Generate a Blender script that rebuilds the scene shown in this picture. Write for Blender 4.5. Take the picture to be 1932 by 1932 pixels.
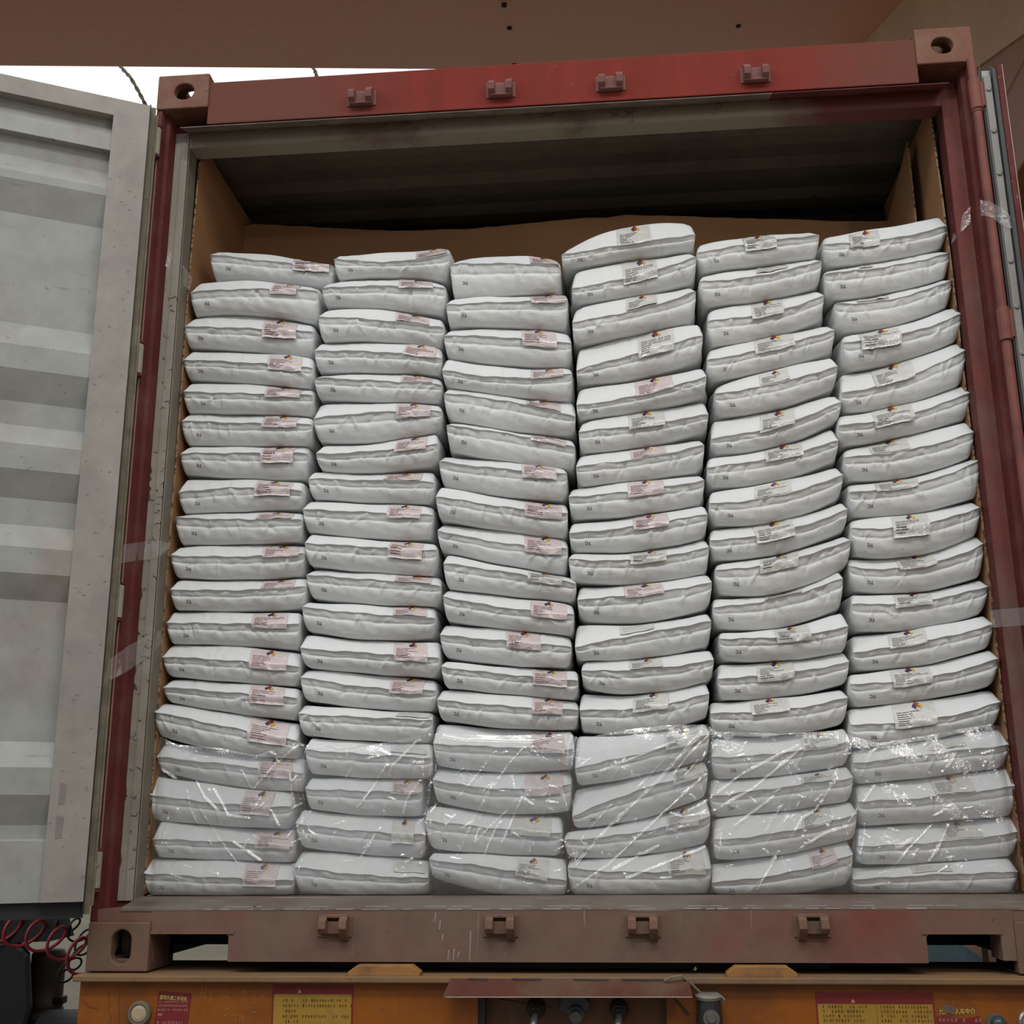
import bpy, math, random
import numpy as np
from mathutils import Vector, Matrix

for o in list(bpy.data.objects):
    bpy.data.objects.remove(o)
SC = bpy.context.scene
COL = SC.collection

# ------------------------------------------------------------------ camera
CAM_F, CAM_P, CAM_YAW, CAM_PITCH, CAM_ROLL = 2212.97, (0.1283, -3.0441, 0.336), -0.0859, 0.2648, -0.0071
cy, sy, cp, sp = math.cos(CAM_YAW), math.sin(CAM_YAW), math.cos(CAM_PITCH), math.sin(CAM_PITCH)
FW = Vector((sy * cp, cy * cp, sp))
_r = Vector((cy, -sy, 0.0))
_u = _r.cross(FW)
cr, sr = math.cos(CAM_ROLL), math.sin(CAM_ROLL)
RT = _r * cr + _u * sr
UP = _u * cr - _r * sr
cam = bpy.data.objects.new('camera', bpy.data.cameras.new('camera'))
COL.objects.link(cam)
cam.matrix_world = Matrix(((RT.x, UP.x, -FW.x, CAM_P[0]), (RT.y, UP.y, -FW.y, CAM_P[1]), (RT.z, UP.z, -FW.z, CAM_P[2]), (0, 0, 0, 1)))
cam.data.sensor_fit = 'HORIZONTAL'
cam.data.sensor_width = 36.0
cam.data.lens = 36.0 * CAM_F / 1932.0
cam.data.clip_end = 300
SC.camera = cam

# ------------------------------------------------------------------ light
SC.view_settings.view_transform = 'Standard'
SC.view_settings.look = 'None'
SC.view_settings.exposure = 0.0
SC.view_settings.gamma = 1.0
SC.view_settings.use_curve_mapping = False
W = bpy.data.worlds.new('sky')
SC.world = W
W.use_nodes = True
_wt = W.node_tree; _bg = _wt.nodes['Background']
_tc = _wt.nodes.new('ShaderNodeTexCoord'); _sx = _wt.nodes.new('ShaderNodeSeparateXYZ'); _rp = _wt.nodes.new('ShaderNodeValToRGB')
_wt.links.new(_tc.outputs['Generated'], _sx.inputs[0]); _wt.links.new(_sx.outputs[2], _rp.inputs[0]); _wt.links.new(_rp.outputs[0], _bg.inputs[0])
_rp.color_ramp.elements[0].position = 0.0; _rp.color_ramp.elements[0].color = (0.16, 0.182, 0.21, 1)
_rp.color_ramp.elements[1].position = 0.53; _rp.color_ramp.elements[1].color = (1.0, 1.0, 1.0, 1)
_e = _rp.color_ramp.elements.new(0.30); _e.color = (0.25, 0.288, 0.335, 1); _e = _rp.color_ramp.elements.new(0.5); _e.color = (0.5, 0.53, 0.56, 1)
_bg.inputs[1].default_value = 1.05

def area(name, loc, target, sx, sy_, power, col=(1, 1, 1)):
    d = bpy.data.lights.new(name, 'AREA')
    d.shape = 'RECTANGLE'; d.size = sx; d.size_y = sy_; d.energy = power; d.color = col
    o = bpy.data.objects.new(name, d); COL.objects.link(o)
    o.location = loc
    o.rotation_euler = (Vector(target) - Vector(loc)).to_track_quat('-Z', 'Y').to_euler()
    return o
area('key_light', (0.1, -4.8, 6.4), (0, 0.0, 1.2), 3.2, 0.6, 140, (1.0, 0.985, 0.94))  # added key light, high behind the camera, so the sacks' upper bands read brighter
area('left_glint_light', (-6.0, -3.2, 2.6), (0, 0, 0.5), 0.25, 2.0, 30, (0.95, 0.98, 1.0))  # added strip light on the left for glints on upright film creases
area('right_glint_light', (2.35, -3.4, 2.2), (0, 0, 0.5), 0.2, 1.5, 11, (1.0, 0.98, 0.95))  # added strip light on the right, again for glints on the film
area('film_glint_light', (0.9, -3.4, 2.6), (0.0, 0.0, 0.9), 0.9, 0.12, 7, (1.0, 0.96, 0.9))  # added small light behind the camera, for crisp highlights on the film
area('film_glint_light', (-4.4, -2.6, 4.3), (0.0, 0.0, 0.6), 1.2, 0.7, 34, (1.0, 0.99, 0.97))  # added light, upper left, so slanting film creases glint
area('film_glint_light', (2.2, -2.2, 3.7), (0.0, 0.0, 0.5), 0.8, 0.5, 15, (1.0, 0.99, 0.97))  # added light, upper right, for creases slanting the other way
area('film_glint_light', (-1.9, -3.4, 4.6), (0.0, 0.0, 0.5), 0.8, 0.5, 14, (1.0, 0.99, 0.97))  # one more added light for film glints, no fixture there

# ------------------------------------------------------------------ helpers
def at(x, y, Y):
    """point of the photograph's pixel (x, y) on the upright plane at depth Y"""
    d = RT * ((x - 966) / CAM_F) + UP * ((966 - y) / CAM_F) + FW
    t = (Y - CAM_P[1]) / d.y
    return Vector(CAM_P) + d * t

class MB:
    def __init__(self):
        self.v = []; self.f = []; self.m = []
    def add(self, vs, fs, m=0):
        n = len(self.v)
        self.v += [tuple(p) for p in vs]
        self.f += [tuple(i + n for i in f) for f in fs]
        self.m += [m] * len(fs)
        return self
    def box(self, a, b, m=0):
        (x0, y0, z0), (x1, y1, z1) = a, b
        return self.add([(x0, y0, z0), (x1, y0, z0), (x1, y1, z0), (x0, y1, z0), (x0, y0, z1), (x1, y0, z1), (x1, y1, z1), (x0, y1, z1)],
                        [(0, 3, 2, 1), (4, 5, 6, 7), (0, 1, 5, 4), (1, 2, 6, 5), (2, 3, 7, 6), (3, 0, 4, 7)], m)
    def prism(self, poly, d, m=0):
        """closed polygon of 3-D points swept along d"""
        n = len(poly); d = Vector(d)
        vs = [Vector(p) for p in poly]; vs += [p + d for p in vs]
        fs = [tuple(range(n - 1, -1, -1)), tuple(range(n, 2 * n))] + [(i, (i + 1) % n, n + (i + 1) % n, n + i) for i in range(n)]
        return self.add(vs, fs, m)
    def lathe(self, o, ax, prof, n=20, m=0):
        """profile [(dist along axis, radius)] around axis ax from o"""
        ax = Vector(ax).normalized(); o = Vector(o)
        u = ax.orthogonal().normalized(); w = ax.cross(u)
        vs = []
        for (h, r) in prof:
            for k in range(n):
                a = 2 * math.pi * k / n
                vs.append(o + ax * h + (u * math.cos(a) + w * math.sin(a)) * r)
        fs = []
        for j in range(len(prof) - 1):
            for k in range(n):
                k2 = (k + 1) % n
                fs.append((j * n + k, j * n + k2, (j + 1) * n + k2, (j + 1) * n + k))
        fs.append(tuple(range(n - 1, -1, -1))); fs.append(tuple(range((len(prof) - 1) * n, len(prof) * n)))
        return self.add(vs, fs, m)
    def tube(self, pts, r, n=8, m=0):
        pts = [Vector(p) for p in pts]; vs = []; prev = None
        for i, p in enumerate(pts):
            t = (pts[min(i + 1, len(pts) - 1)] - pts[max(i - 1, 0)]).normalized()
            if prev is None: u = t.orthogonal().normalized()
            else:
                u = prev - t * prev.dot(t); u.normalize()
            prev = u; w = t.cross(u)
            rr = r[i] if isinstance(r, (list, tuple)) else r
            for k in range(n):
                a = 2 * math.pi * k / n
                vs.append(p + (u * math.cos(a) + w * math.sin(a)) * rr)
        fs = [(j * n + k, j * n + (k + 1) % n, (j + 1) * n + (k + 1) % n, (j + 1) * n + k) for j in range(len(pts) - 1) for k in range(n)]
        fs.append(tuple(range(n - 1, -1, -1))); fs.append(tuple(range((len(pts) - 1) * n, len(pts) * n)))
        return self.add(vs, fs, m)
    def grid(self, P, m=0):
        """P[j][i] rows of points"""
        R, Cn = len(P), len(P[0])
        return self.add([p for row in P for p in row],
                        [(j * Cn + i, j * Cn + i + 1, (j + 1) * Cn + i + 1, (j + 1) * Cn + i) for j in range(R - 1) for i in range(Cn - 1)], m)
    def mesh(self, name, mats, smooth=False):
        me = bpy.data.meshes.new(name)
        me.from_pydata(self.v, [], self.f)
        for mt in (mats if isinstance(mats, (list, tuple)) else [mats]): me.materials.append(mt)
        if any(self.m): me.polygons.foreach_set('material_index', self.m)
        if smooth: me.polygons.foreach_set('use_smooth', [True] * len(self.f))
        me.update()
        return me
    def build(self, name, mats, parent=None, smooth=False, bevel=0.0, thick=0.0):
        o = bpy.data.objects.new(name, self.mesh(name, mats, smooth)); COL.objects.link(o)
        if parent is not None: o.parent = parent
        if thick:
            s = o.modifiers.new('thick', 'SOLIDIFY'); s.thickness = thick; s.offset = 0
        if bevel:
            b = o.modifiers.new('bevel', 'BEVEL'); b.width = bevel; b.segments = 2; b.limit_method = 'ANGLE'; b.angle_limit = 0.7
        return o

def thing(name, label, cat, group=None):
    o = bpy.data.objects.new(name, None); COL.objects.link(o)
    o['label'] = label; o['category'] = cat
    if group: o['group'] = group
    return o
def tag(o, label, cat, group=None):
    o['label'] = label; o['category'] = cat
    if group: o['group'] = group
    return o
def struct(o, label, cat):
    o['kind'] = 'structure'; o['label'] = label; o['category'] = cat
    return o

# ------------------------------------------------------------------ materials
class Mat:
    def __init__(self, name):
        self.m = bpy.data.materials.new(name); self.m.use_nodes = True
        self.t = self.m.node_tree; self.n = self.t.nodes; self.b = self.n['Principled BSDF']
        self.co = self.n.new('ShaderNodeTexCoord').outputs['Object']
    def link(self, a, b): self.t.links.new(a, b)
    def mapped(self, scale):
        mp = self.n.new('ShaderNodeMapping'); mp.inputs['Scale'].default_value = scale
        self.link(self.co, mp.inputs['Vector']); return mp.outputs[0]
    def noise(self, scale, detail=4, rough=0.55, stretch=(1, 1, 1), dist=0.0):
        t = self.n.new('ShaderNodeTexNoise')
        t.inputs['Scale'].default_value = scale; t.inputs['Detail'].default_value = detail
        t.inputs['Roughness'].default_value = rough; t.inputs['Distortion'].default_value = dist
        self.link(self.mapped(stretch), t.inputs['Vector']); return t.outputs['Fac']
    def ramp(self, fac, lo, hi):
        r = self.n.new('ShaderNodeMapRange'); r.inputs['From Min'].default_value = lo; r.inputs['From Max'].default_value = hi
        self.link(fac, r.inputs['Value']); return r.outputs['Result']
    def mix(self, fac, a, b):
        x = self.n.new('ShaderNodeMix'); x.data_type = 'RGBA'
        if isinstance(fac, float): x.inputs['Factor'].default_value = fac
        else: self.link(fac, x.inputs['Factor'])
        for s, c in ((x.inputs[6], a), (x.inputs[7], b)):
            if isinstance(c, tuple): s.default_value = (*c[:3], 1)
            else: self.link(c, s)
        return x.outputs[2]
    def math(self, op, a, b):
        x = self.n.new('ShaderNodeMath'); x.operation = op
        for s, c in ((x.inputs[0], a), (x.inputs[1], b)):
            if isinstance(c, (int, float)): s.default_value = c
            else: self.link(c, s)
        return x.outputs[0]
    def color(self, c):
        if isinstance(c, tuple): self.b.inputs['Base Color'].default_value = (*c[:3], 1)
        else: self.link(c, self.b.inputs['Base Color'])
    def bump(self, h, strength=0.3, dist=0.004):
        bp = self.n.new('ShaderNodeBump'); bp.inputs['Strength'].default_value = strength; bp.inputs['Distance'].default_value = dist
        self.link(h, bp.inputs['Height']); self.link(bp.outputs[0], self.b.inputs['Normal'])
    def done(self, rough=0.6, metal=0.0, spec=0.5):
        self.b.inputs['Roughness'].default_value = rough; self.b.inputs['Metallic'].default_value = metal
        self.b.inputs['Specular IOR Level'].default_value = spec
        return self.m

def paint(name, base, patch=None, pscale=3.0, plo=0.5, phi=0.65, streak=None, sstretch=(30, 30, 1.2), slo=0.62, shi=0.75,
          speck=None, rough=0.6, bump=0.12, fine=0.1, metal=0.0, spec=0.4):
    """painted or bare surface: base colour, worn patches, drawn-out streaks and dark specks"""
    M = Mat(name)
    c = base
    if patch: c = M.mix(M.ramp(M.noise(pscale, 5, 0.6), plo, phi), c, patch)
    if streak: c = M.mix(M.ramp(M.noise(1.0, 4, 0.6, sstretch), slo, shi), c, streak)
    if speck: c = M.mix(M.ramp(M.noise(38, 3, 0.7), 0.66, 0.72), c, speck)
    f = M.noise(14, 5, 0.6)
    dark = M.mix(0.5, c, (0, 0, 0)) if fine else c
    c = M.mix(M.math('MULTIPLY', M.ramp(f, 0.35, 0.75), fine * 4), c, dark) if fine else c
    M.color(c)
    if bump: M.bump(M.noise(60, 4, 0.6), bump, 0.003)
    return M.done(rough, metal, spec)

def plain(name, col, rough=0.6, metal=0.0, spec=0.4):
    M = Mat(name); M.color(M.mix(M.ramp(M.noise(25, 3), 0.3, 0.7), col, tuple(x * 0.82 for x in col))); return M.done(rough, metal, spec)

RED_HDR = None
def make_header_paint():
    M = Mat('red_header_paint')
    sep = M.n.new('ShaderNodeSeparateXYZ'); M.link(M.co, sep.inputs[0])
    ax = M.math('ABSOLUTE', M.math('SUBTRACT', sep.outputs[0], 0.12), 0.0)
    worn = M.ramp(M.math('ADD', ax, M.math('MULTIPLY', M.noise(5, 4, 0.6), 0.5)), 0.75, 1.15)
    c = M.mix(M.ramp(M.noise(1.0, 4, 0.6, (9, 9, 2)), 0.4, 0.7), (0.20, 0.03, 0.022), (0.15, 0.026, 0.02))
    c = M.mix(worn, c, (0.135, 0.05, 0.037))
    c = M.mix(M.ramp(M.noise(30, 4, 0.7), 0.64, 0.70), c, (0.16, 0.09, 0.06))
    M.color(c); M.bump(M.noise(40, 4), 0.12, 0.003)
    return M.done(0.8, 0, 0.15)
M_HDR = make_header_paint()
M_RED = paint('dark_red_paint', (0.105, 0.022, 0.020), (0.135, 0.05, 0.042), 5.0, 0.48, 0.7, speck=(0.2, 0.1, 0.08), rough=0.7, spec=.2)
M_REDPOST = paint('dusty_red_jamb', (0.165, 0.052, 0.046), (0.165, 0.095, 0.078), 4.0, 0.42, 0.66, streak=(0.11, 0.03, 0.026), rough=0.8, spec=.2)
M_SILL = paint('dusty_sill_paint', (0.165, 0.106, 0.078), (0.19, 0.058, 0.045), 2.2, 0.45, 0.72, streak=(0.30, 0.22, 0.18), sstretch=(42, 42, 1.6), slo=0.66, shi=0.74, speck=(0.10, 0.07, 0.055), rough=0.75, bump=0.25)
M_TREAD = paint('worn_tread_steel', (0.145, 0.12, 0.095), (0.115, 0.078, 0.06), 5.0, 0.45, 0.65, streak=(0.55, 0.53, 0.5), sstretch=(2.2, 60, 60), slo=0.66, shi=0.76, rough=0.5, bump=0.2)
M_RUST = paint('rusty_casting', (0.17, 0.068, 0.044), (0.2, 0.105, 0.068), 14.0, 0.45, 0.62, speck=(0.11, 0.05, 0.032), rough=0.75, bump=0.4)
M_RUSTLO = paint('dusty_rust_casting', (0.175, 0.092, 0.064), (0.15, 0.096, 0.064), 8.0, 0.45, 0.62, speck=(0.12, 0.075, 0.055), rough=0.8, bump=0.3)
M_CREAM = paint('cracked_cream_paint', (0.31, 0.285, 0.24), (0.26, 0.23, 0.185), 5.0, 0.45, 0.65, speck=(0.1, 0.075, 0.055), rough=0.65, bump=0.3)
def make_lintel():
    M = Mat('dusty_lintel_paint')
    sep = M.n.new('ShaderNodeSeparateXYZ'); M.link(M.co, sep.inputs[0])
    red = M.ramp(M.math('ADD', sep.outputs[0], M.math('MULTIPLY', M.noise(7, 4, 0.6), 0.35)), 0.80, 0.98)
    c = M.mix(M.ramp(M.noise(4, 5, 0.6), 0.52, 0.68), (0.27, 0.235, 0.18), (0.17, 0.115, 0.085))
    c = M.mix(M.ramp(M.noise(38, 3, 0.7), 0.66, 0.72), c, (0.08, 0.06, 0.045))
    c = M.mix(red, c, (0.14, 0.036, 0.032))
    M.color(c); M.bump(M.noise(60, 4, .6), 0.3, 0.003)
    return M.done(0.7)
M_LINTEL = make_lintel()
_unused = paint('dusty_lintel_paint', (0.27, 0.235, 0.18), (0.17, 0.115, 0.085), 4.0, 0.52, 0.68, speck=(0.08, 0.06, 0.045), rough=0.7, bump=0.3)
M_GRIME = paint('header_grime', (0.13, 0.098, 0.075), (0.19, 0.14, 0.105), 12.0, 0.45, 0.6, speck=(0.05, 0.04, 0.03), rough=0.85, bump=0.5)
M_INNER = paint('container_inner_paint', (0.14, 0.11, 0.082), (0.10, 0.075, 0.056), 3.0, 0.45, 0.65, speck=(0.06, 0.05, 0.04), rough=0.7)
M_INBLUE = paint('pale_blue_wall_paint', (0.33, 0.46, 0.53), (0.27, 0.36, 0.40), 3.0, 0.45, 0.65, rough=0.6)
M_DOORIN = paint('grey_door_paint', (0.325, 0.335, 0.312), (0.295, 0.265, 0.24), 2.6, 0.5, 0.64, streak=(0.24, 0.23, 0.215), sstretch=(5, 5, 40), slo=0.64, shi=0.74, speck=(0.24, 0.21, 0.19), rough=0.55, bump=0.15)
M_STILE = paint('pale_stile_paint', (0.315, 0.295, 0.26), (0.275, 0.25, 0.235), 3.0, 0.45, 0.62, streak=(0.30, 0.32, 0.31), sstretch=(24, 24, 1.2), speck=(0.22, 0.17, 0.14), rough=0.55, bump=0.15)
M_OLIVE = paint('mouldy_gasket', (0.17, 0.145, 0.1), (0.23, 0.205, 0.15), 18.0, 0.45, 0.65, speck=(0.06, 0.05, 0.035), rough=0.8)
M_RUBBER = plain('black_rubber', (0.022, 0.022, 0.024), 0.55)
M_GREYRUB = plain('grey_gasket', (0.05, 0.055, 0.057), 0.6)
M_ALU = paint('grey_retainer_strip', (0.24, 0.235, 0.22), (0.2, 0.19, 0.175), 8.0, rough=0.6, metal=0.0)
M_DARKMET = plain('dark_metal', (0.05, 0.048, 0.047), 0.5, 0.6)
M_RIVET = plain('rivet_steel', (0.2, 0.19, 0.175), 0.5, 0.4)
M_CARD = None
def make_card():
    M = Mat('brown_cardboard')
    c = M.mix(M.ramp(M.noise(2.5, 3), 0.35, 0.65), (0.31, 0.165, 0.08), (0.27, 0.14, 0.066))
    c = M.mix(M.math('MULTIPLY', M.ramp(M.noise(1.0, 3, 0.5, (3, 3, 160)), 0.5, 0.7), 0.18), c, (0.2, 0.11, 0.055))
    M.color(c); M.bump(M.noise(90, 3), 0.08, 0.002)
    return M.done(0.85, 0, 0.2)
M_CARD = make_card()
M_CARDEDGE = paint('cardboard_edge', (0.33, 0.22, 0.13), (0.08, 0.05, 0.03), 75.0, 0.48, 0.56, rough=0.9, fine=0)
M_YELLOW = paint('orange_trailer_paint', (0.27, 0.078, 0.004), (0.2, 0.058, 0.009), 3.5, 0.45, 0.65, streak=(0.2, 0.07, 0.02), sstretch=(26, 26, 2), slo=0.62, shi=0.74, speck=(0.13, 0.06, 0.025), rough=0.45, bump=0.1)
M_FLANGE = paint('dusty_orange_flange', (0.22, 0.125, 0.055), (0.18, 0.115, 0.07), 5.0, 0.45, 0.62, streak=(0.36, 0.17, 0.03), sstretch=(3, 20, 20), speck=(0.1, 0.06, 0.035), rough=0.75, bump=0.3)
M_RECESS = paint('dusty_brown_recess', (0.17, 0.065, 0.025), (0.15, 0.08, 0.045), 4.0, 0.42, 0.65, rough=0.6)
M_BRACKET = paint('dusty_bracket', (0.10, 0.037, 0.027), (0.12, 0.077, 0.05), 6.0, 0.45, 0.65, speck=(0.1, 0.05, 0.04), rough=0.9, spec=.15)

# ------------------------------------------------------------------ setting: ground, canopy, wall
M_GROUND = paint('concrete_ground', (0.19, 0.165, 0.115), (0.16, 0.138, 0.098), 0.5, 0.42, 0.62, streak=(0.14, 0.125, 0.1), sstretch=(0.35, 1.6, 1), slo=0.6, shi=0.75, rough=0.85)
M_ROOF = paint('brown_roof_sheet', (0.74, 0.385, 0.225), (0.76, 0.36, 0.23), 0.4, 0.42, 0.6, speck=None, rough=0.6, fine=0.05)
M_WALL = paint('brown_wall_sheet', (0.42, 0.205, 0.11), (0.41, 0.22, 0.125), 0.5, 0.42, 0.6, rough=0.6, fine=0.05)
M_WALLHI = paint('beige_wall_sheet', (0.74, 0.52, 0.30), (0.66, 0.44, 0.26), 0.8, 0.4, 0.65, rough=0.6, fine=0.05)
g = MB().box((-40, -14, -1.45), (30, 60, -1.25)).build('floor', M_GROUND)
struct(g, 'pale concrete yard under and behind the trailer', 'ground')

CZ = lambda y: 3.116 + 0.44 * (y + 3.044)       # underside of the pitched canopy
rf = MB()
ys = [0.2]
while ys[-1] < 4.3: ys.append(ys[-1] + 0.52)
def far(x): return 5.41 + (x + 5.15) * 0.286 if x < -0.9 else 6.62 + (x + 0.9) * 0.26
for i in range(len(ys)):                        # sheets lapping one over the next
    a = ys[i]
    xs = (-7.0, -5.15, -0.9, 2.62)
    for k in range(3):
        x0, x1 = xs[k], xs[k + 1]
        if i + 1 < len(ys): b0 = b1 = ys[i + 1]
        else: b0, b1 = max(far(x0), a + .02), far(x1)
        rf.prism([(x0, a, CZ(a) + 0.014), (x1, a, CZ(a) + 0.014), (x1, b1 + .01, CZ(b1) - 0.004), (x0, b0 + .01, CZ(b0) - 0.004)], (0, 0, 0.05))
roof = rf.build('ceiling', M_ROOF)
struct(roof, 'brown sheet metal canopy roof rising over the container', 'roof')
rv = MB()
for (px, py) in ((951, 9), (961, 52), (970, 119), (1393, 48)):
    d = at(px, py, 5.0) - Vector(CAM_P)
    t = (CZ(-3.044) - CAM_P[2]) / (d.z - 0.44 * d.y)
    p = Vector(CAM_P) + d * t
    rv.lathe(p, (0, 0, -1), [(-0.02, .022), (.012, .022), (.02, .012)], 10)
rv.build('screw', M_DARKMET, roof)

wl = MB()
wl.prism([(2.62, -3.4, -1.25), (2.62, 8.3, -1.25), (2.62, 8.3, CZ(8.3) - 1.02), (2.62, -3.4, CZ(-3.4) - 1.02)], (0.06, 0, 0))
z = -0.9
while z < 8:                                    # shallow horizontal laps of the sheets
    y0 = max(-3.4, (z + 1.02 - 3.116) / 0.44 - 3.044 + 0.1)
    if y0 < 8.2: wl.prism([(2.62, y0, z), (2.612, y0, z - .012), (2.612, y0, z - .03), (2.62, y0, z - .04)], (0, 8.3 - y0, 0))
    z += 0.62
struct(wl.build('wall_right', M_WALL), 'brown sheet metal wall right of the container', 'wall')
MBh = MB().prism([(2.60, -3.4, CZ(-3.4) - 1.02), (2.60, 8.3, CZ(8.3) - 1.02), (2.60, 8.3, CZ(8.3)), (2.60, -3.4, CZ(-3.4))], (0.08, 0, 0))
struct(MBh.build('wall_upper', M_WALLHI), 'beige upper band of the right wall under the canopy', 'wall')
struct(MB().box((2.45, -3.4, 3.86), (2.62, 8.3, 3.98)).build('trim_1', M_WALL, bevel=.01), 'brown steel girt running along the right wall', 'girt')

# ------------------------------------------------------------------ shipping container
cont = thing('shipping_container', 'rusty red shipping container on the orange trailer, doors open and filled with white sacks', 'container')
HX = 1.219
LEN = 6.05

def plate_hole(mb, o, U, V, N, w, h, hw, hh, cx, cy_, t):
    """plate w x h with an obround hole hw x hh centred on (cx, cy_), thickness t along N"""
    n = 32; o, U, V, N = Vector(o), Vector(U), Vector(V), Vector(N)
    inner, outer = [], []
    rr = min(hw, hh)
    for k in range(n):
        a = 2 * math.pi * (k + .5) / n
        c, s = math.cos(a), math.sin(a)
        ix = cx + (hw - rr) * (1 if c > 0 else -1) + rr * c
        iy = cy_ + (hh - rr) * (1 if s > 0 else -1) + rr * s
        inner.append((ix, iy))
        sx = ((w - cx) if c > 0 else cx) / max(abs(c), 1e-6); sy2 = ((h - cy_) if s > 0 else cy_) / max(abs(s), 1e-6)
        q = min(sx, sy2); outer.append((cx + c * q, cy_ + s * q))
    for cxn, cyn in ((0, 0), (w, 0), (w, h), (0, h)):          # snap nearest rim point to each corner
        k = min(range(n), key=lambda k: (outer[k][0] - cxn) ** 2 + (outer[k][1] - cyn) ** 2); outer[k] = (cxn, cyn)
    vs = []
    for d in (0, t):
        for L in (inner, outer): vs += [o + U * a + V * b + N * d for a, b in L]
    fs = []
    for k in range(n):
        j = (k + 1) % n
        fs += [(k, j, n + j, n + k), (2 * n + k, 3 * n + k, 3 * n + j, 2 * n + j), (k, 2 * n + k, 2 * n + j, j), (n + k, n + j, 3 * n + j, 3 * n + k)]
    mb.add(vs, fs)

def casting(sx, top):
    mb = MB()
    cw, cd, ch = 0.162, 0.178, 0.118
    z0 = 2.591 - ch if top else 0.0
    x0 = -HX if sx < 0 else HX - cw
    yf = -0.006
    plate_hole(mb, (x0, yf, z0), (1, 0, 0), (0, 0, 1), (0, 1, 0), cw, ch, 0.0255 if not top else 0.031, 0.041 if not top else 0.027, cw * (0.55 if not top else (.47 if sx > 0 else .52)), ch * 0.5, 0.03)
    xo = -HX if sx < 0 else HX - .028
    plate_hole(mb, (xo, yf + .03, z0), (0, 1, 0), (0, 0, 1), (1, 0, 0), cd - .03, ch, 0.03, 0.03, (cd - .03) * .5, ch * .5, 0.028)
    zp = z0 + ch - .028 if top else z0
    plate_hole(mb, (x0 + (.028 if sx < 0 else 0), yf + .03, zp), (1, 0, 0), (0, 1, 0), (0, 0, 1), cw - .028, cd - .03, 0.032, 0.055, (cw - .028) / 2, (cd - .03) / 2, 0.028)
    xi = HX - cw if sx > 0 else -HX + cw - .02
    mb.box((xi, yf + .03, z0), (xi + .02, cd + yf, z0 + ch))
    if top: mb.box((x0, yf + .03, z0), (x0 + cw, cd + yf, z0 + .02))
    else:
        mb.box((x0, yf + .03, z0 + ch - .02), (x0 + cw, cd + yf, z0 + ch))
        mb.box((x0 + .03, yf + .14, z0), (x0 + cw, cd + yf, z0 + ch))
    return mb.build('corner_casting', M_RUST if top else M_RUSTLO, cont, bevel=.004)
for sx in (-1, 1):
    for top in (0, 1): casting(sx, top)

def mirror(poly, s): return [(s * x, y, z) for x, y, z in poly]
for s in (-1, 1):
    z0, z1 = 0.118, 2.473
    poly = [(1.219, 0.0), (1.200, 0.0), (1.1965, 0.03), (1.186, 0.035), (1.183, 0.085), (1.141, 0.085), (1.141, 0.15), (1.219, 0.15)]
    mb = MB().prism([(s * x, y, z0) for x, y in (poly if s > 0 else poly[::-1])], (0, 0, z1 - z0))
    p = mb.build('corner_post', M_RED, cont, bevel=.002)
    js = MB().box((min(s * 1.139, s * 1.184), 0.078, 0.165), (max(s * 1.139, s * 1.184), 0.0855, 2.44))
    if s < 0:
        js.box((-1.164, 0.0755, 0.165), (-1.1625, 0.0790, 2.40))
        js.box((-1.1415, .0780, 0.165), (-1.1395, .150, 2.44), 2)
    if s < 0: JS_L, POST_L = js, p
    JS = js.build('jamb_strip', M_CREAM if s < 0 else M_REDPOST, p) if s > 0 else js
# cracks in the cream jamb paint
ck = JS_L; R = random.Random(5)
for k in range(46):
    zz = R.uniform(0.2, 1.9); xx = R.uniform(-1.180, -1.150); pts = [(xx, .0775, zz)]
    for j in range(R.randint(2, 4)):
        xx += R.uniform(-.008, .014); zz += R.uniform(-.010, .008); pts.append((min(max(xx, -1.183), -1.142), .0775, zz))
    ck.tube(pts, R.uniform(.0005, .0012), 4, 1)
for k in range(14):                                                   # chipped red edge
    zz = R.uniform(0.2, 1.4); hh = R.uniform(.01, .05)
    ck.prism([(-1.1842, .0772, zz), (-1.1842 + R.uniform(.004, .010), .0772, zz + hh * .4), (-1.1842, .0772, zz + hh)], (0, .0006, 0), 1)
ck.build('jamb_strip', [M_CREAM, plain('dark_crack', (0.10, 0.05, 0.04), 0.9), paint('olive_jamb_side', (.19, .165, .125), (.14, .12, .09), 6, rough=.7)], POST_L)

# header: outer face, sloping underside, cream lintel plate behind it
hx = HX - 0.16
hd = MB().prism([(-hx, 0.0, 2.562), (-hx, 0.0, 2.415), (-hx, 0.085, 2.446), (-hx, 0.15, 2.446), (-hx, 0.15, 2.562)], (2 * hx, 0, 0))
hd.build('header_beam', M_HDR, cont, bevel=.004)
ge = MB().prism([(-1.141, 0.002, 2.412), (-1.141, 0.083, 2.4425), (-1.141, 0.083, 2.4395), (-1.141, 0.002, 2.409)], (1.78, 0, 0))
ge.build('grimy_ledge', M_GRIME, cont)
lp = MB().box((-1.141, .079, 2.388), (1.141, .0875, 2.441)); lp.box((-1.139, .0885, 2.392), (1.139, .15, 2.445))
lp.build('lintel_strip', M_LINTEL, cont)
lr = MB()
lr.prism([(0.641, 0.002, 2.412), (0.641, 0.083, 2.4425), (0.641, 0.083, 2.4395), (0.641, 0.002, 2.409)], (.5, 0, 0))
lr.build('header_ledge', M_RED, cont)
M_STRAW = plain('dark_straw', (0.06, 0.045, 0.03), 0.9)
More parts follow.
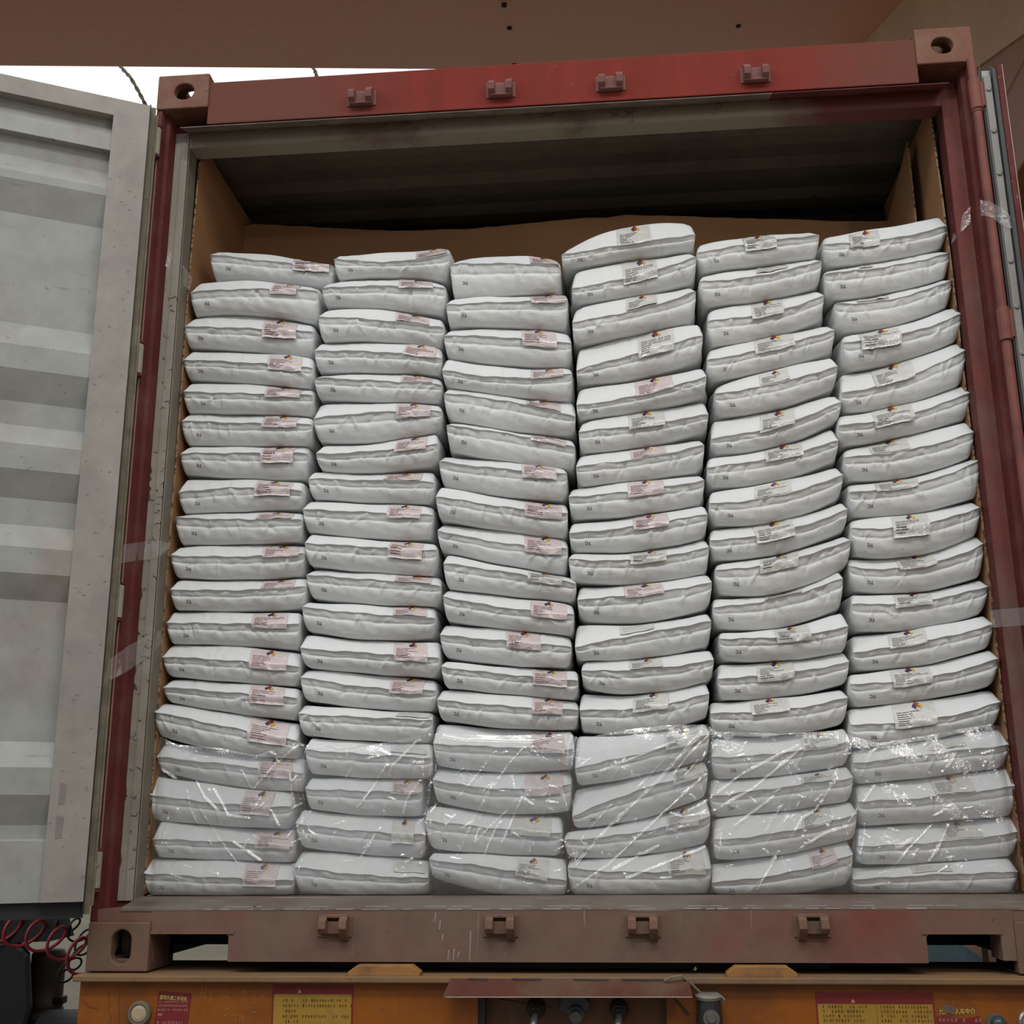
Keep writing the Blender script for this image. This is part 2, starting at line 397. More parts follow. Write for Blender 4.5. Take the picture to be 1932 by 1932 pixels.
for k in range(16):                                                    # straw and root fibres caught under the header
    p0 = Vector((R.uniform(-.55, .55), R.uniform(.05, .077), 2.435)); pts = [p0]
    for j in range(R.randint(3, 6)): pts.append(pts[-1] + Vector((R.uniform(-.02, .024), R.uniform(-.002, 0), R.uniform(-.016, .002))))
    MB().tube([(p.x, min(p.y, .0775), p.z) for p in pts], .0009, 4).build('straw_fibre', M_STRAW, cont)

def keeper(x, z, up):
    """cam keeper: back plate, two cheeks with hooked outline, cross piece"""
    mb = MB(); s = 1 if up else -1
    mb.box((x - .044, -.004, z - .026), (x + .044, 0.0, z + .026))
    for sd in (-1, 1):
        tall = .036 if (sd > 0) == (x < 0.3) else .022
        xa = x + sd * .026
        prof = [(0, -.026), (-.018, -.026), (-.036, -.016), (-.040, 0.004), (-.030, .016), (-.016, tall * .8), (0, tall)]
        poly = [(xa - .010, y, z + s * q) for y, q in prof]
        mb.prism(poly if up else poly[::-1], (.020, 0, 0))
    mb.box((x - .034, -.022, z - s * .024 - .004), (x + .034, 0, z - s * .024 + .004))
    mb.box((x - .018, -.016, z - .018), (x + .018, 0, z + .012))
    return mb
for x in (-0.58, -0.158, 0.169, 0.593): keeper(x, 2.472, True).build('lock_keeper', paint('keeper_rust', (0.19, 0.075, 0.062), (0.16, 0.06, 0.05), 20, rough=.7) if x < -.5 else bpy.data.materials['keeper_rust'], cont, bevel=.003)
for x in (-0.584, -0.169, 0.179, 0.586): keeper(x, 0.108, False).build('lock_keeper', M_RUSTLO, cont, bevel=.003)

# rear sill with its two fork openings and worn tread
sl = MB()
xi = HX - .1625
NT = [(-xi, .144), (-xi, .089), (-.862, .089), (-.855, .083), (-.855, .024), (.852, .024), (.852, .083), (.859, .089), (1.018, .089), (1.025, .083), (1.025, .03), (xi, .03), (xi, .144)]
def notched(y0, y1): sl.prism([(x, y0, z) for x, z in NT], (0, y1 - y0, 0))
notched(0.0, .09)
for s in (-1, 1):
    sl.box((min(s * 1.200, s * (xi - .01)), .002, .1185), (max(s * 1.200, s * (xi - .01)), .09, .149))
for x0, x1 in ((-xi, -0.842), (0.842, 1.028)): sl.box((x0, -.003, .089), (x1, .001, .0955))   # lip over the opening
for px, ya, yb in ((831, 1736, 1754), (847, 1792, 1812), (857, 1790, 1813), (888, 1757, 1813), (822, 1722, 1740), (836, 1763, 1775), (866, 1795, 1806)):
    a_, b_ = at(px, ya, -.0003), at(px - 2, yb, -.0003); w_ = .0016
    sl.prism([(a_.x - w_, a_.y, a_.z), (b_.x - w_ * .6, b_.y, b_.z), (b_.x + w_ * .6, b_.y, b_.z), (a_.x + w_, a_.y, a_.z)], (0, .0004, 0), 1)
sl.build('door_sill', [M_SILL, plain('bare_scratch', (.33, .29, .26), .6)], cont)
td = MB().prism([(-1.141, .0, .1435), (-1.141, .0, .1475), (-1.141, .010, .1535), (-1.141, .12, .1725), (-1.141, .30, .1725), (-1.141, .30, .13), (-1.141, .02, .1435)], (2.282, 0, 0))
xq = -.92
while xq < .95:
    l_ = R.uniform(.008, .05)
    if R.random() < (.85 if xq < -.1 else .5): td.box((xq, -.0008, .1462 + R.uniform(0, .0008)), (xq + l_, .0012, .1488 + R.uniform(-.001, .0006)), 1)
    if R.random() < .4: td.box((xq + .01, .0092, .1532), (xq + l_ + .02, .0108, .1546), 1)
    xq += l_ + R.uniform(.002, .03)
td.build('sill_tread', [M_TREAD, plain('bright_worn_steel', (.55, .54, .56), .35, .5)], cont)
MB().box((-1.17, .30, .13), (1.17, LEN - .1, .170)).build('floor_panel', M_INNER, cont)
us = MB()
for y in [0.5 + .3 * k for k in range(18)]: us.box((-1.16, y, .02), (1.16, y + .05, .13))
for s in (-1, 1):
    us.box((min(s * 1.16, s * 1.219), .172, .0), (max(s * 1.16, s * 1.219), LEN - .1, .16))
    us.box((min(s * .855, s * .862), .09, .03), (max(s * .855, s * .862), .172, .13))
us.build('cross_member', M_DARKMET, cont)

def corr(n, period, amp, a0, a1, fn):
    """trapezoid corrugation between a0 and a1: rows of (pos, depth)"""
    out = []; p = a0
    while p < a1:
        for q, d in ((0, 0), (.32, 0), (.5, 1), (.82, 1)):
            if p + q * period < a1: out.append((p + q * period, d * amp))
        p += period
    out.append((a1, 0)); return out
sp = MB(); rows = corr(0, .278, .036, .16, LEN - .1, None)
for s in (-1, 1):
    mb = MB().grid([[(s * (1.172 + d), y, .165), (s * (1.172 + d), y, 2.50)] for y, d in rows])
    mb.build('side_panel', M_INNER if s < 0 else M_INBLUE, cont, thick=.002)
rows = corr(0, .209, .022, .152, LEN - .1, None)
MB().grid([[(-1.17, y, 2.505 + d), (1.17, y, 2.505 + d)] for y, d in rows]).build('roof_panel', M_INNER, cont, thick=.002)
rows = corr(0, .25, .045, -1.17, 1.17, None)
MB().grid([[(x, LEN - .12 + d, .165), (x, LEN - .12 + d, 2.50)] for x, d in rows]).build('end_panel', M_INNER, cont, thick=.002)
tr = MB()
for s in (-1, 1): tr.box((min(s * 1.17, s * 1.219), .172, 2.49), (max(s * 1.17, s * 1.219), LEN, 2.56))
tr.build('top_rail', M_RED, cont)

# ---- left door, swung back beside the opening
D = Vector((-0.885, -0.465, 0)).normalized(); NN = Vector((0.465, -0.885, 0)).normalized(); P0 = Vector((-1.200, -0.090, 0))
def dp(s, p, z): return P0 + D * s + NN * p + Vector((0, 0, z))
door = MB(); 
def dbox(mb, s0, s1, p0, p1, za, zb, m=0):
    mb.prism([dp(s0, p0, za), dp(s1, p0, za), dp(s1, p1, za), dp(s0, p1, za)], (0, 0, zb - za), m)
WD = 1.168
fr = MB()
dbox(fr, 0, .100, -.045, 0, .172, 2.428); dbox(fr, WD - .1, WD, -.045, 0, .172, 2.428)
dbox(fr, .100, WD - .1, -.045, 0, 2.372, 2.428)
dr = None; DOORKIDS = []
prof = [(2.372, -.035), (2.34, -.035), (2.305, -.008), (2.258, -.006), (2.254, -.030), (2.20, -.038), (2.135, -.005), (2.11, -.005), (2.02, -.036), (1.69, -.036), (1.617, -.005),
        (1.548, -.005), (1.465, -.036), (1.398, -.036), (1.338, -.005), (1.268, -.005), (1.195, -.036), (1.123, -.036), (1.058, -.005), (.989, -.005), (.923, -.036),
        (.561, -.036), (.496, -.005), (.429, -.005), (.356, -.036), (.323, -.036), (.318, -.012), (.172, -.012)]
pm_ = MB()
for (za, pa), (zb, pb) in zip(prof[:-1], prof[1:]):
    pm_.prism([dp(.1, pa, za), dp(WD - .1, pa, za), dp(WD - .1, pb, zb), dp(.1, pb, zb)], NN * -.006)
DOORKIDS.append(pm_.build('corrugated_panel', M_DOORIN))
gk = MB()
dbox(gk, -.004, 0.0, -.04, -.012, .150, 2.44); dbox(gk, -.004, WD, -.05, -.028, .132, .171)
gk.tube([dp(-.002, -.035, 2.437), dp(WD, -.035, 2.437)], .011, 8)
DOORKIDS.append(gk.build('door_gasket', M_RUBBER))
ol = MB()
dbox(ol, -.020, -.006, -.060, -.040, .14, 2.45); dbox(ol, -.028, -.021, -.075, -.045, .16, 2.43)
DOORKIDS.append(ol.build('gasket_lip', M_OLIVE))
sm = fr                                                             # scratches, scuffs and bare spots on the door
for k in range(60):
    zz = R.uniform(.25, 2.3); ss = R.uniform(.005, .095); l = R.uniform(.002, .012)
    sm.prism([dp(ss, .0004, zz), dp(ss + l, .0004, zz + R.uniform(-.003, .003)), dp(ss + l * .6, .0004, zz + R.uniform(.001, .004))], NN * .0004, 1)
for (px, py, w, h) in ((118, 1497, .016, .055), (112, 1560, .017, .058)):   # two patches where tape was pulled off
    d = at(px, py, 0) - Vector(CAM_P); t = (P0 - Vector(CAM_P)).dot(NN) / d.dot(NN); q = Vector(CAM_P) + d * t; s0 = (q - P0).dot(D)
    sm.prism([dp(s0 + w / 2, .0005, q.z + h / 2), dp(s0 - w / 2, .0005, q.z + h * .4), dp(s0 - w * .4, .0005, q.z - h * .45), dp(s0 + w / 2, .0005, q.z - h / 2)], NN * .0004, 1)
dr = fr.build('container_door', [M_STILE, plain('scuff_grey', (0.24, 0.215, 0.21), 0.7)], cont, bevel=.003)
dr['label'] = 'grey inside of the open door with sideways ribs'
for o_ in DOORKIDS: o_.parent = dr
for z in (2.35, 1.645, 0.94, 0.245):
    hg = MB(); hg.lathe((-1.2035, -.022, z - .045), (0, 0, 1), [(0, .013), (.09, .013)], 14); hg.box((-1.222, -.026, z - .04), (-1.2035, -.010, z + .04))
    hg.build('hinge', M_CREAM, dr, bevel=.002)
    ring = MB()
    for e in (-.053, .047): ring.lathe((-1.2035, -.020, z + e), (0, 0, 1), [(0, .0145), (.006, .0145)], 14)
    ring.build('hinge_ring', M_RED, dr)
MB().box((-1.206, -.0065, .2), (-1.2035, -.0005, 2.40)).build('edge_highlight', plain('red_edge_highlight', (0.36, 0.2, 0.17), .5), cont)  # thin pale strip: the post edge's highlight put into its colour

# ---- right door, folded right back along the container side: only its hinge edge shows
rd = MB().box((1.262, -.045, .172), (1.276, 1.12, 2.428), 0).build('container_door', M_RED, cont, bevel=.002)
rd['label'] = 'dark red edge of the folded back door with riveted gasket'
MB().box((1.228, -.020, .172), (1.262, 1.12, 2.428)).build('corrugated_panel', M_DOORIN, rd)
MB().box((1.2285, -.030, .175), (1.248, -.020, 2.405)).build('gasket_retainer', M_ALU, rd, bevel=.001)
gg = MB().box((1.2505, -.040, .16), (1.261, -.020, 2.42))
gg.tube([(1.2555, -.032, 2.405), (1.2545, -.030, 2.425), (1.2485, -.026, 2.434)], [.006, .005, .002], 8)
gg.tube([(1.222, -.008, 2.36), (1.223, -.010, 2.41), (1.2275, -.012, 2.452)], [.008, .007, .001], 8)
gg.build('door_gasket', M_GREYRUB, rd)
MB().box((1.2215, -.016, .175), (1.2275, .30, 2.41)).build('door_gasket', M_RUBBER, rd)
z = 2.36
while z > .2:
    MB().lathe((1.238, -.030, z), (0, -1, 0), [(0, .0075), (.002, .0075), (.004, .004)], 12).build('rivet', M_RIVET, rd); z -= .1345
MB().box((1.2762, -.0458, .172), (1.2785, -.0435, 2.428)).build('edge_strip', plain('worn_pink_edge', (0.34, 0.22, 0.19), .5), rd)
rod = MB().tube([(1.2065, -.010, .13), (1.2065, -.010, 2.475)], .013, 14)
for z in (2.30, 1.60, .965): rod.lathe((1.2065, -.010, z), (0, 0, 1), [(0, .0145), (.004, .016), (.010, .0145)], 14)
rod.build('hinge_rod', paint('hinge_rod_red', (0.19, 0.062, 0.046), (0.15, 0.046, 0.038), 7, rough=.65, speck=(.1, .04, .03)), cont, smooth=False)
for z in (2.355, 1.645, 0.94, 0.245):
    hg = MB(); hg.lathe((1.2065, -.012, z - .047), (0, 0, 1), [(0, .0175), (.094, .0175)], 16); hg.box((1.2065, -.022, z - .04), (1.232, -.004, z + .04))
    hg.build('hinge', bpy.data.materials['hinge_rod_red'], rd, bevel=.002)

# ------------------------------------------------------------------ trailer under the container
trl = thing('semi_trailer', 'dusty orange trailer rear beam carrying the container, with stickers and hose couplings', 'trailer')
YB = -.030
bm_ = MB()
bm_.box((-1.216, YB, -.62), (-.222, .26, -.018)); bm_.box((.228, YB, -.62), (1.30, .26, -.018))
bm_.build('rear_beam', M_YELLOW, trl)
rb = MB().box((-.205, YB + .035, -.62), (.228, .26, -.018)); rb.build('recess_panel', M_RECESS, trl)
MB().box((-.222, YB + .004, -.62), (-.205, .26, -.018)).build('recess_slot', M_DARKMET, trl)
fl = MB().box((-1.226, -.058, -.018), (1.31, .30, -.003)); fl.build('top_flange', M_FLANGE, trl, bevel=.003)
for (a, b) in ((-.538, -.361), (.372, .537)):
    sp_ = MB().prism([(a, -.050, -.004), (b, -.050, -.004), (b, -.050, .006), (b - .022, -.050, .021), (a + .022, -.050, .021), (a, -.050, .006)], (0, .042, 0))
    sp_.build('stop_plate', paint('stop_plate_orange', (0.32, 0.15, 0.045), (0.22, 0.11, 0.05), 14, streak=(.17, .06, .025), sstretch=(4, 30, 30), rough=.6) if a < 0 else bpy.data.materials['stop_plate_orange'], trl, bevel=.002)
for s in (-1, 1): MB().box((s * .48 - .17, .30, -.50), (s * .48 + .17, 7.5, -.04)).build('chassis_beam', M_DARKMET, trl)
MB().box((-.62, .12, -.003), (.64, .30, .020)).build('gap_block', M_DARKMET, trl)

def text_mesh(body, size, mat, name, offset=0.0):
    cu = bpy.data.curves.new(name, 'FONT'); cu.body = body; cu.size = size; cu.align_x = 'LEFT'; cu.offset = offset; cu.resolution_u = 2
    o = bpy.data.objects.new(name, cu); COL.objects.link(o)
    dg = bpy.context.evaluated_depsgraph_get(); dg.update()
    me = bpy.data.meshes.new_from_object(o.evaluated_get(dg)); bpy.data.objects.remove(o)
    me.materials.clear(); me.materials.append(mat); me.name = name
    return me
FACE = Matrix(((1, 0, 0, 0), (0, 0, 1, 0), (0, 1, 0, 0), (0, 0, 0, 1)))      # letters stand up facing the camera side
FACE = Matrix(((1, 0, 0, 0), (0, 0, -1, 0), (0, 1, 0, 0), (0, 0, 0, 1)))
def place_text(body, size, mat, name, loc, parent, rot=0.0, sx=1.0, offset=0.0):
    o = bpy.data.objects.new(name, text_mesh(body, size, mat, name, offset)); COL.objects.link(o)
    o.matrix_world = Matrix.Translation(loc) @ Matrix.Rotation(rot, 4, 'Y') @ FACE @ Matrix.Diagonal((sx, 1, 1, 1))
    o.parent = parent
    return o
M_STRED = plain('sticker_red', (0.19, 0.018, 0.02), .5)
M_STYEL = paint('sticker_yellow', (0.36, 0.21, 0.03), (0.30, 0.18, 0.035), 20, speck=(.2, .1, .03), rough=.45)
M_TXTYEL = plain('lettering_yellow', (0.5, 0.48, 0.12), .5)
M_TXTPINK = plain('lettering_pale', (0.42, 0.26, 0.22), .5)
M_TXTDK = plain('lettering_olive', (0.16, 0.085, 0.012), .6)
M_TRI = plain('triangle_tan', (0.5, 0.27, 0.13), .5)

def blocks(mb, x0, x1, z, h, y, seed, fill=.8):
    """a line of small print too worn to read"""
    r = random.Random(seed); x = x0
    while x < x1:
        w = h * r.uniform(.6, .95)
        if r.random() < fill:
            for q in range(3): mb.box((x, y - .0003, z + h * (q / 3 + .02)), (x + w * r.uniform(.5, 1), y, z + h * (q / 3 + r.uniform(.14, .26))))
            mb.box((x + w * r.uniform(.2, .5), y - .0003, z), (x + w * r.uniform(.55, .7), y, z + h))
        x += h * 1.12
# warning stickers
def warn(x0, x1, zt, zr, zb, rows, tri, split=None, seed=1):
    y = YB - .0012
    o = MB().box((x0, y, zr), (x1, YB, zt), 0).box((x0, y, zb), (x0 + .004, YB, zr), 0).box((x1 - .004, y, zb), (x1, YB, zr), 0).box((x0 + .004, y, zb), (x1 - .004, YB, zr), 1).build('warning_sticker', [M_STRED, M_STYEL], trl)
    t = MB(); t.prism([(tri - .005, y - .0002, zr + .003), (tri + .005, y - .0002, zr + .003), (tri, y - .0002, zr + .012)], (0, .0002, 0)); t.build('warning_triangle', M_TRI, o)
    ln = MB()
    for k, (z, a, b, bullet) in enumerate(rows):
        if bullet: ln.lathe((x0 + .010, y, z + .003), (0, -1, 0), [(0, .0012), (.0003, .0012)], 8)
        blocks(ln, a, b, z, .0062, y, seed * 17 + k)
    if split: ln.box((split - .0006, y - .0003, zb), (split + .0006, y, zr))
    ln.build('small_print', M_TXTDK, o)
warn(-.727, -.527, -.026, -.047, -.24, [(-.064, -.700, -.535, 1), (-.076, -.700, -.533, 1), (-.088, -.700, -.66, 0), (-.100, -.700, -.535, 1), (-.112, -.7, -.66, 0), (-.124, -.7, -.54, 1)], -.660, None, 3)
warn(.577, .848, -.038, -.063, -.25, [(-.072, .592, .69, 0), (-.082, .592, .685, 0), (-.092, .592, .68, 0), (-.102, .592, .69, 0), (-.112, .592, .69, 0), (-.072, .725, .83, 0), (-.082, .725, .84, 0), (-.092, .725, .835, 0), (-.102, .725, .84, 0), (-.112, .725, .84, 0)], .663, .716, 5)
# red trade stickers
y = YB - .0012
ts = MB().prism([(-1.014, y, -.041), (-.931, y, -.047), (-.939, y, -.16), (-1.024, y, -.16)], (0, .0012, 0)).build('trade_sticker', M_STRED, trl)
place_text('盛世久威二手货车', .0106, M_TXTYEL, 'sticker_lettering', Vector((-1.0105, y - .0004, -.0585)), ts, math.radians(4.2), .82, .00015)
ln = MB()
for k, (z, a, b, h) in enumerate(((-.068, -1.012, -.938, .0042), (-.077, -1.013, -.939, .0046), (-.0865, -1.014, -.940, .005), (-.116, -1.013, -.95, .006))): blocks(ln, a, b, z, h, y, 50 + k, .95)
ln.build('small_print', M_TXTPINK, ts)
MB().box((-1.013, y - .0005, -.098), (-1.001, y, -.092)).build('small_emblem', plain('pale_emblem', (.33, .13, .11), .5), ts)
ts2 = MB().prism([(.851, y, -.089), (.872, y, -.087), (.905, y, -.094), (.925, y, -.092), (.948, y, -.087), (.948, y, -.17), (.851, y, -.17)], (0, .0012, 0)).build('trade_sticker', M_STRED, trl)
place_text('九、手人车中介', .0135, M_TXTYEL, 'sticker_lettering', Vector((.857, y - .0005, -.0835)), ts2, math.radians(-1), .88, .0002)
ln = MB(); blocks(ln, .856, .946, -.1005, .008, y, 77, .9); ln.build('small_print', M_TXTPINK, ts2)
MB().prism([(.861, y - .0007, -.070), (.872, y - .0007, -.063), (.889, y - .0007, -.064), (.898, y - .0007, -.073), (.889, y - .0007, -.086), (.868, y - .0007, -.078)], (0, .0002, 0)).build('mud_patch', plain('grey_mud', (.15, .10, .075), .9), trl)
# chalk scribbles
ch = MB(); R2 = random.Random(3)
def stroke(*px): ch.tube([at(a, b, YB - .0004) for a, b in px], .0009, 4)
for s in ([(382, 1862), (379, 1884)], [(387, 1865), (390, 1862), (388, 1868), (384, 1880), (389, 1885)], [(400, 1866), (397, 1892)], [(421, 1868), (415, 1881), (426, 1880)], [(433, 1869), (429, 1885)],
          [(440, 1876), (447, 1875), (445, 1881)], [(466, 1866), (457, 1876), (463, 1878), (467, 1874), (458, 1868)], [(476, 1870), (483, 1869), (482, 1880), (476, 1881)], [(491, 1876), (497, 1879), (501, 1872)],
          [(422, 1906), (432, 1904)], [(421, 1914), (426, 1918), (430, 1912)], [(438, 1916), (446, 1915), (444, 1930)], [(450, 1917), (454, 1915), (452, 1926)], [(458, 1914), (460, 1931)], [(470, 1902), (479, 1901), (473, 1909), (482, 1911)], [(375, 1919), (381, 1918)], [(419, 1931), (424, 1927)]): stroke(*s)
ch.build('chalk_scribble', plain('pale_chalk', (.40, .22, .1), .9), trl)
# cracks and runs in the paint
ru = MB()
for s in ([(203, 1868), (207, 1893), (203, 1906), (209, 1920), (206, 1932)], [(226, 1866), (224, 1890), (225, 1931)], [(158, 1890), (168, 1900), (182, 1902), (186, 1908)]): ru.tube([at(a, b, YB - .0002) for a, b in s], .0013, 4)
ru.build('paint_run', plain('brown_run', (.17, .065, .02), .7), trl)
# round reflector, marker lamps
rfx = MB().lathe((-1.057, YB, -.092), (0, -1, 0), [(0, .029), (.010, .029), (.013, .026), (.013, .021), (.009, .0205)], 28).build('reflector', plain('reflector_rim', (.15, .12, .085), .6), trl)
MB().lathe((-1.057, YB - .008, -.092), (0, -1, 0), [(0, .0205), (.004, .019), (.006, .012)], 28).build('reflector_lens', plain('dull_cream_lens', (.42, .34, .21), .35), rfx)
lm = MB().lathe((.983, YB, -.103), (0, -1, 0), [(0, .022), (.008, .022), (.008, .018)], 24).build('marker_lamp', plain('lamp_base_grey', (.12, .11, .09), .6), trl)
MB().lathe((.987, YB - .006, -.103), (0, -1, 0), [(0, .0185), (.008, .017), (.016, .011), (.019, .004)], 24).build('lamp_dome', plain('dark_green_dome', (.035, .065, .06), .18), lm, smooth=True)
l2 = MB().lathe((1.062, YB, -.100), (0, -1, 0), [(0, .030), (.010, .030), (.014, .026), (.010, .022)], 24).build('marker_lamp', plain('lamp_chrome_rim', (.3, .28, .27), .3, .6), trl)
MB().lathe((1.062, YB - .008, -.100), (0, -1, 0), [(0, .022), (.008, .014)], 24).build('lamp_dome', plain('white_dome', (.5, .5, .5), .2), l2, smooth=True)
# hanging plate over the couplings
pb = MB().prism([at(850, 1848, -.062), at(1300, 1850, -.062), at(1307, 1882, -.100), at(835, 1882, -.100)][::-1], (0, .006, .003))
plate = pb.build('hanging_plate', M_BRACKET, trl, bevel=.0015)
sl_ = MB()
for a, b, yy in ((883, 921, 1847.5), (966, 1020, 1847.5), (1082, 1148, 1848.5), (1174, 1253, 1848.5)): sl_.prism([at(a, yy - 1, -.0635), at(b, yy - .6, -.0635), at(b - 1, yy + 1.3, -.0650), at(a + 3, yy + .6, -.0650)], (0, .004, .001))
sl_.build('plate_slot', M_RUBBER, plate)
sr_ = MB().tube([at(840, 1881.5, -.1012), at(1306, 1881.5, -.1012)], .0011, 5); sr_.build('plate_edge', plain('bright_worn_edge', (.42, .36, .3), .5), plate)
# couplings
YR = YB + .035
def fitting(px, py):
    c = at(px, py, YR)
    o = MB().lathe(c, (0, -1, -.25), [(0, .023), (.010, .023), (.014, .019), (.030, .019), (.032, .015), (.040, .015)], 20).build('air_fitting', plain('black_fitting', (.035, .028, .026), .35, .3), trl, smooth=False)
    MB().lathe(c + Vector((0, -.016, -.004)), (0, -1, -.25), [(0, .0195), (.002, .0195)], 20).build('fitting_ring', M_RIVET, o)
    e = c + Vector((0, -.038, -.010))
    MB().tube([e, e + Vector((-.003, -.02, -.02)), e + Vector((-.012, -.035, -.06)), e + Vector((-.03, -.03, -.16))], .0085, 10).build('hose_end', plain('grey_hose_end', (.22, .23, .22), .35, .3), o, smooth=True)
fitting(1012, 1899); fitting(1168, 1902)
cb = at(1084, 1893, YR)
blk = MB().prism([cb + Vector(v) for v in ((-.030, -.004, .024), (.024, -.004, .024), (.038, -.004, .006), (.036, -.004, -.012), (.014, -.004, -.022), (-.014, -.004, -.022), (-.036, -.004, -.012), (-.034, -.004, .006))][::-1], (0, -.026, 0))
blk = blk.build('pipe_block', plain('blue_grey_block', (.075, .085, .115), .5), trl, bevel=.005)
MB().lathe(cb + Vector((.004, -.028, -.016)), (0, -1, -.3), [(0, .019), (.012, .019), (.012, .014), (.03, .014)], 20).build('pipe_nut', plain('grey_nut', (.11, .125, .125), .4, .3), blk)
so = at(1336, 1888, YB)
sk = MB().lathe(so + Vector((0, -.022, .002)), (0, .1, -1), [(-.004, .026), (.012, .029), (.05, .031), (.09, .03)], 22).build('cable_socket', plain('black_socket', (.028, .03, .032), .35), trl, smooth=False)
MB().lathe(so + Vector((0, -.022, .0145)), (0, -.12, 1), [(-.007, .029), (.0, .031), (.005, .024)], 24).build('socket_lid', plain('grey_lid', (.2, .19, .165), .5), sk)
MB().lathe(so + Vector((.002, -.050, -.032)), (0, -1, .1), [(0, .019), (.008, .019), (.008, .012), (.012, .010)], 20).build('socket_mouth', plain('dull_mouth', (.12, .115, .1), .4, .2), sk)
MB().tube([so + Vector((.028, -.03, .014)), so + Vector((.036, -.032, .006)), so + Vector((.034, -.03, -.004))], .003, 6).build('lid_spring', M_RIVET, sk)
MB().tube([at(1253, 1850, -.07), at(1270, 1843, -.075), at(1285, 1842, -.07), at(1300, 1852, -.06), at(1325, 1876, -.05)], .0028, 6).build('tie_wire', plain('grey_wire', (.2, .165, .14), .6), trl)
MB().tube([at(940, 1884, -.03), at(990, 1892, -.03), at(1046, 1902, -.03)], .0012, 5).tube([at(1272, 1884, -.03), at(1300, 1914, -.035)], .0018, 5).build('thin_wire', M_DARKMET, trl)
lf = MB().prism([at(1308, 1830, -.02), at(1312, 1823, -.02), at(1315, 1828, -.02), at(1312, 1832, -.02)], (0, .002, 0)); tag(lf.build('leaf', plain('olive_leaf', (.14, .13, .05), .8)), 'tiny dry leaf on the orange trailer flange', 'leaf')

# ------------------------------------------------------------------ parked truck seen under the left door
trk = thing('parked_truck', 'dark chassis and grey tank of a truck parked behind, under the left door', 'truck')
Y2 = 2.6
def P2(x, y, Y=Y2): return at(x, y, Y)
MB().prism([P2(-260, 1690), P2(120, 1690), P2(140, 1765), P2(95, 1776), P2(-260, 1790)], (-.27, .5, 0)).build('chassis_rail', plain('black_chassis', (.014, .013, .013), .6), trk)
c0 = P2(93, 1800, 2.95)
MB().lathe(c0, (0, 0, -1), [(-.02, .070), (.0, .082), (.20, .082), (.22, .088), (.235, .088), (.25, .082), (.6, .082)], 28).build('tank', paint('dusty_grey_tank', (.20, .155, .13), (.15, .115, .10), 5, rough=.6), trk, smooth=False)
bandm = MB().lathe(c0 + Vector((0, 0, -.262)), (.18, 0, -1), [(0, .091), (.03, .091)], 28); bandm.build('tank_band', plain('tan_band', (.3, .26, .2), .6), trk)
MB().box(tuple(c0 + Vector((.065, -.06, -.225))), tuple(c0 + Vector((.115, .0, -.19)))).build('band_clamp', M_DARKMET, trk, bevel=.006)
MB().prism([P2(-260, 1770), P2(30, 1770), P2(58, 1800), P2(62, 1900), P2(40, 1990), P2(-260, 1990)], (-.34, .6, 0)).build('mudguard', plain('black_plastic', (.012, .012, .013), .45), trk, bevel=.03)
MB().lathe(P2(128, 2055, 2.75), (1, .15, 0), [(-.16, .30), (-.13, .345), (.13, .345), (.16, .30)], 40).build('tyre', M_RUBBER, trk, smooth=False)

def coil(name, label, col, loops, r, tube, Y, start=-40):
    pts = []
    for k in range(len(loops) - 1):
        a, b = Vector(P2(*loops[k], Y)), Vector(P2(*loops[k + 1], Y)); n = 26
        for j in range(n):
            t = j / n; ang = 2 * math.pi * t + math.pi * .9
            c = a.lerp(b, t)
            pts.append(c + Vector((math.cos(ang) * r * .62 + math.sin(ang) * r * .42, math.cos(ang) * r * .8, math.sin(ang) * r)))
    o = MB().tube(pts, tube, 8).build(name, plain(name + '_' + str(len(bpy.data.materials)), col, .35), smooth=True)
    tag(o, label, 'hose')
    return o
coil('coiled_air_hose', 'red coiled air hose hanging under the left door', (.33, .035, .05), [(-60, 1745), (-18, 1752), (30, 1757), (72, 1764), (112, 1778), (150, 1800), (178, 1838)], .062, .0078, 2.55)
coil('coiled_cable', 'black coiled cable tangled behind the red coiled hose', (.03, .028, .027), [(120, 1740), (142, 1752), (160, 1776), (150, 1805), (128, 1830), (118, 1850)], .040, .0052, 2.62)

# ------------------------------------------------------------------ things far beyond, seen through the fork openings
b0 = at(1740, 1830, 5.4); b1 = at(1848, 1770, 5.4)
bb = MB().prism([(b0.x - .7, 5.4, -1.25), (b1.x, 5.4, -1.25), (b1.x, 5.4, b1.z - .12), (b1.x - .10, 5.4, b1.z - .05), (b1.x - .3, 5.4, b1.z + .05), (b0.x - .7, 5.4, b1.z + .05)], (0, .9, 0)).build('covered_load', paint('blue_grey_cover', (.22, .36, .41), (.2, .33, .39), 1.5, rough=.6))
tag(bb, 'blue grey covered load far behind, seen through the right fork opening', 'load')
p0 = at(1860, 1800, 5.0)
tag(MB().box((p0.x - .015, 5.0, -1.25), (p0.x + .015, 5.03, p0.z + .5)).build('yard_post', plain('brown_post', (.08, .05, .03), .8)), 'thin brown post in the yard, seen through the right fork opening', 'post')

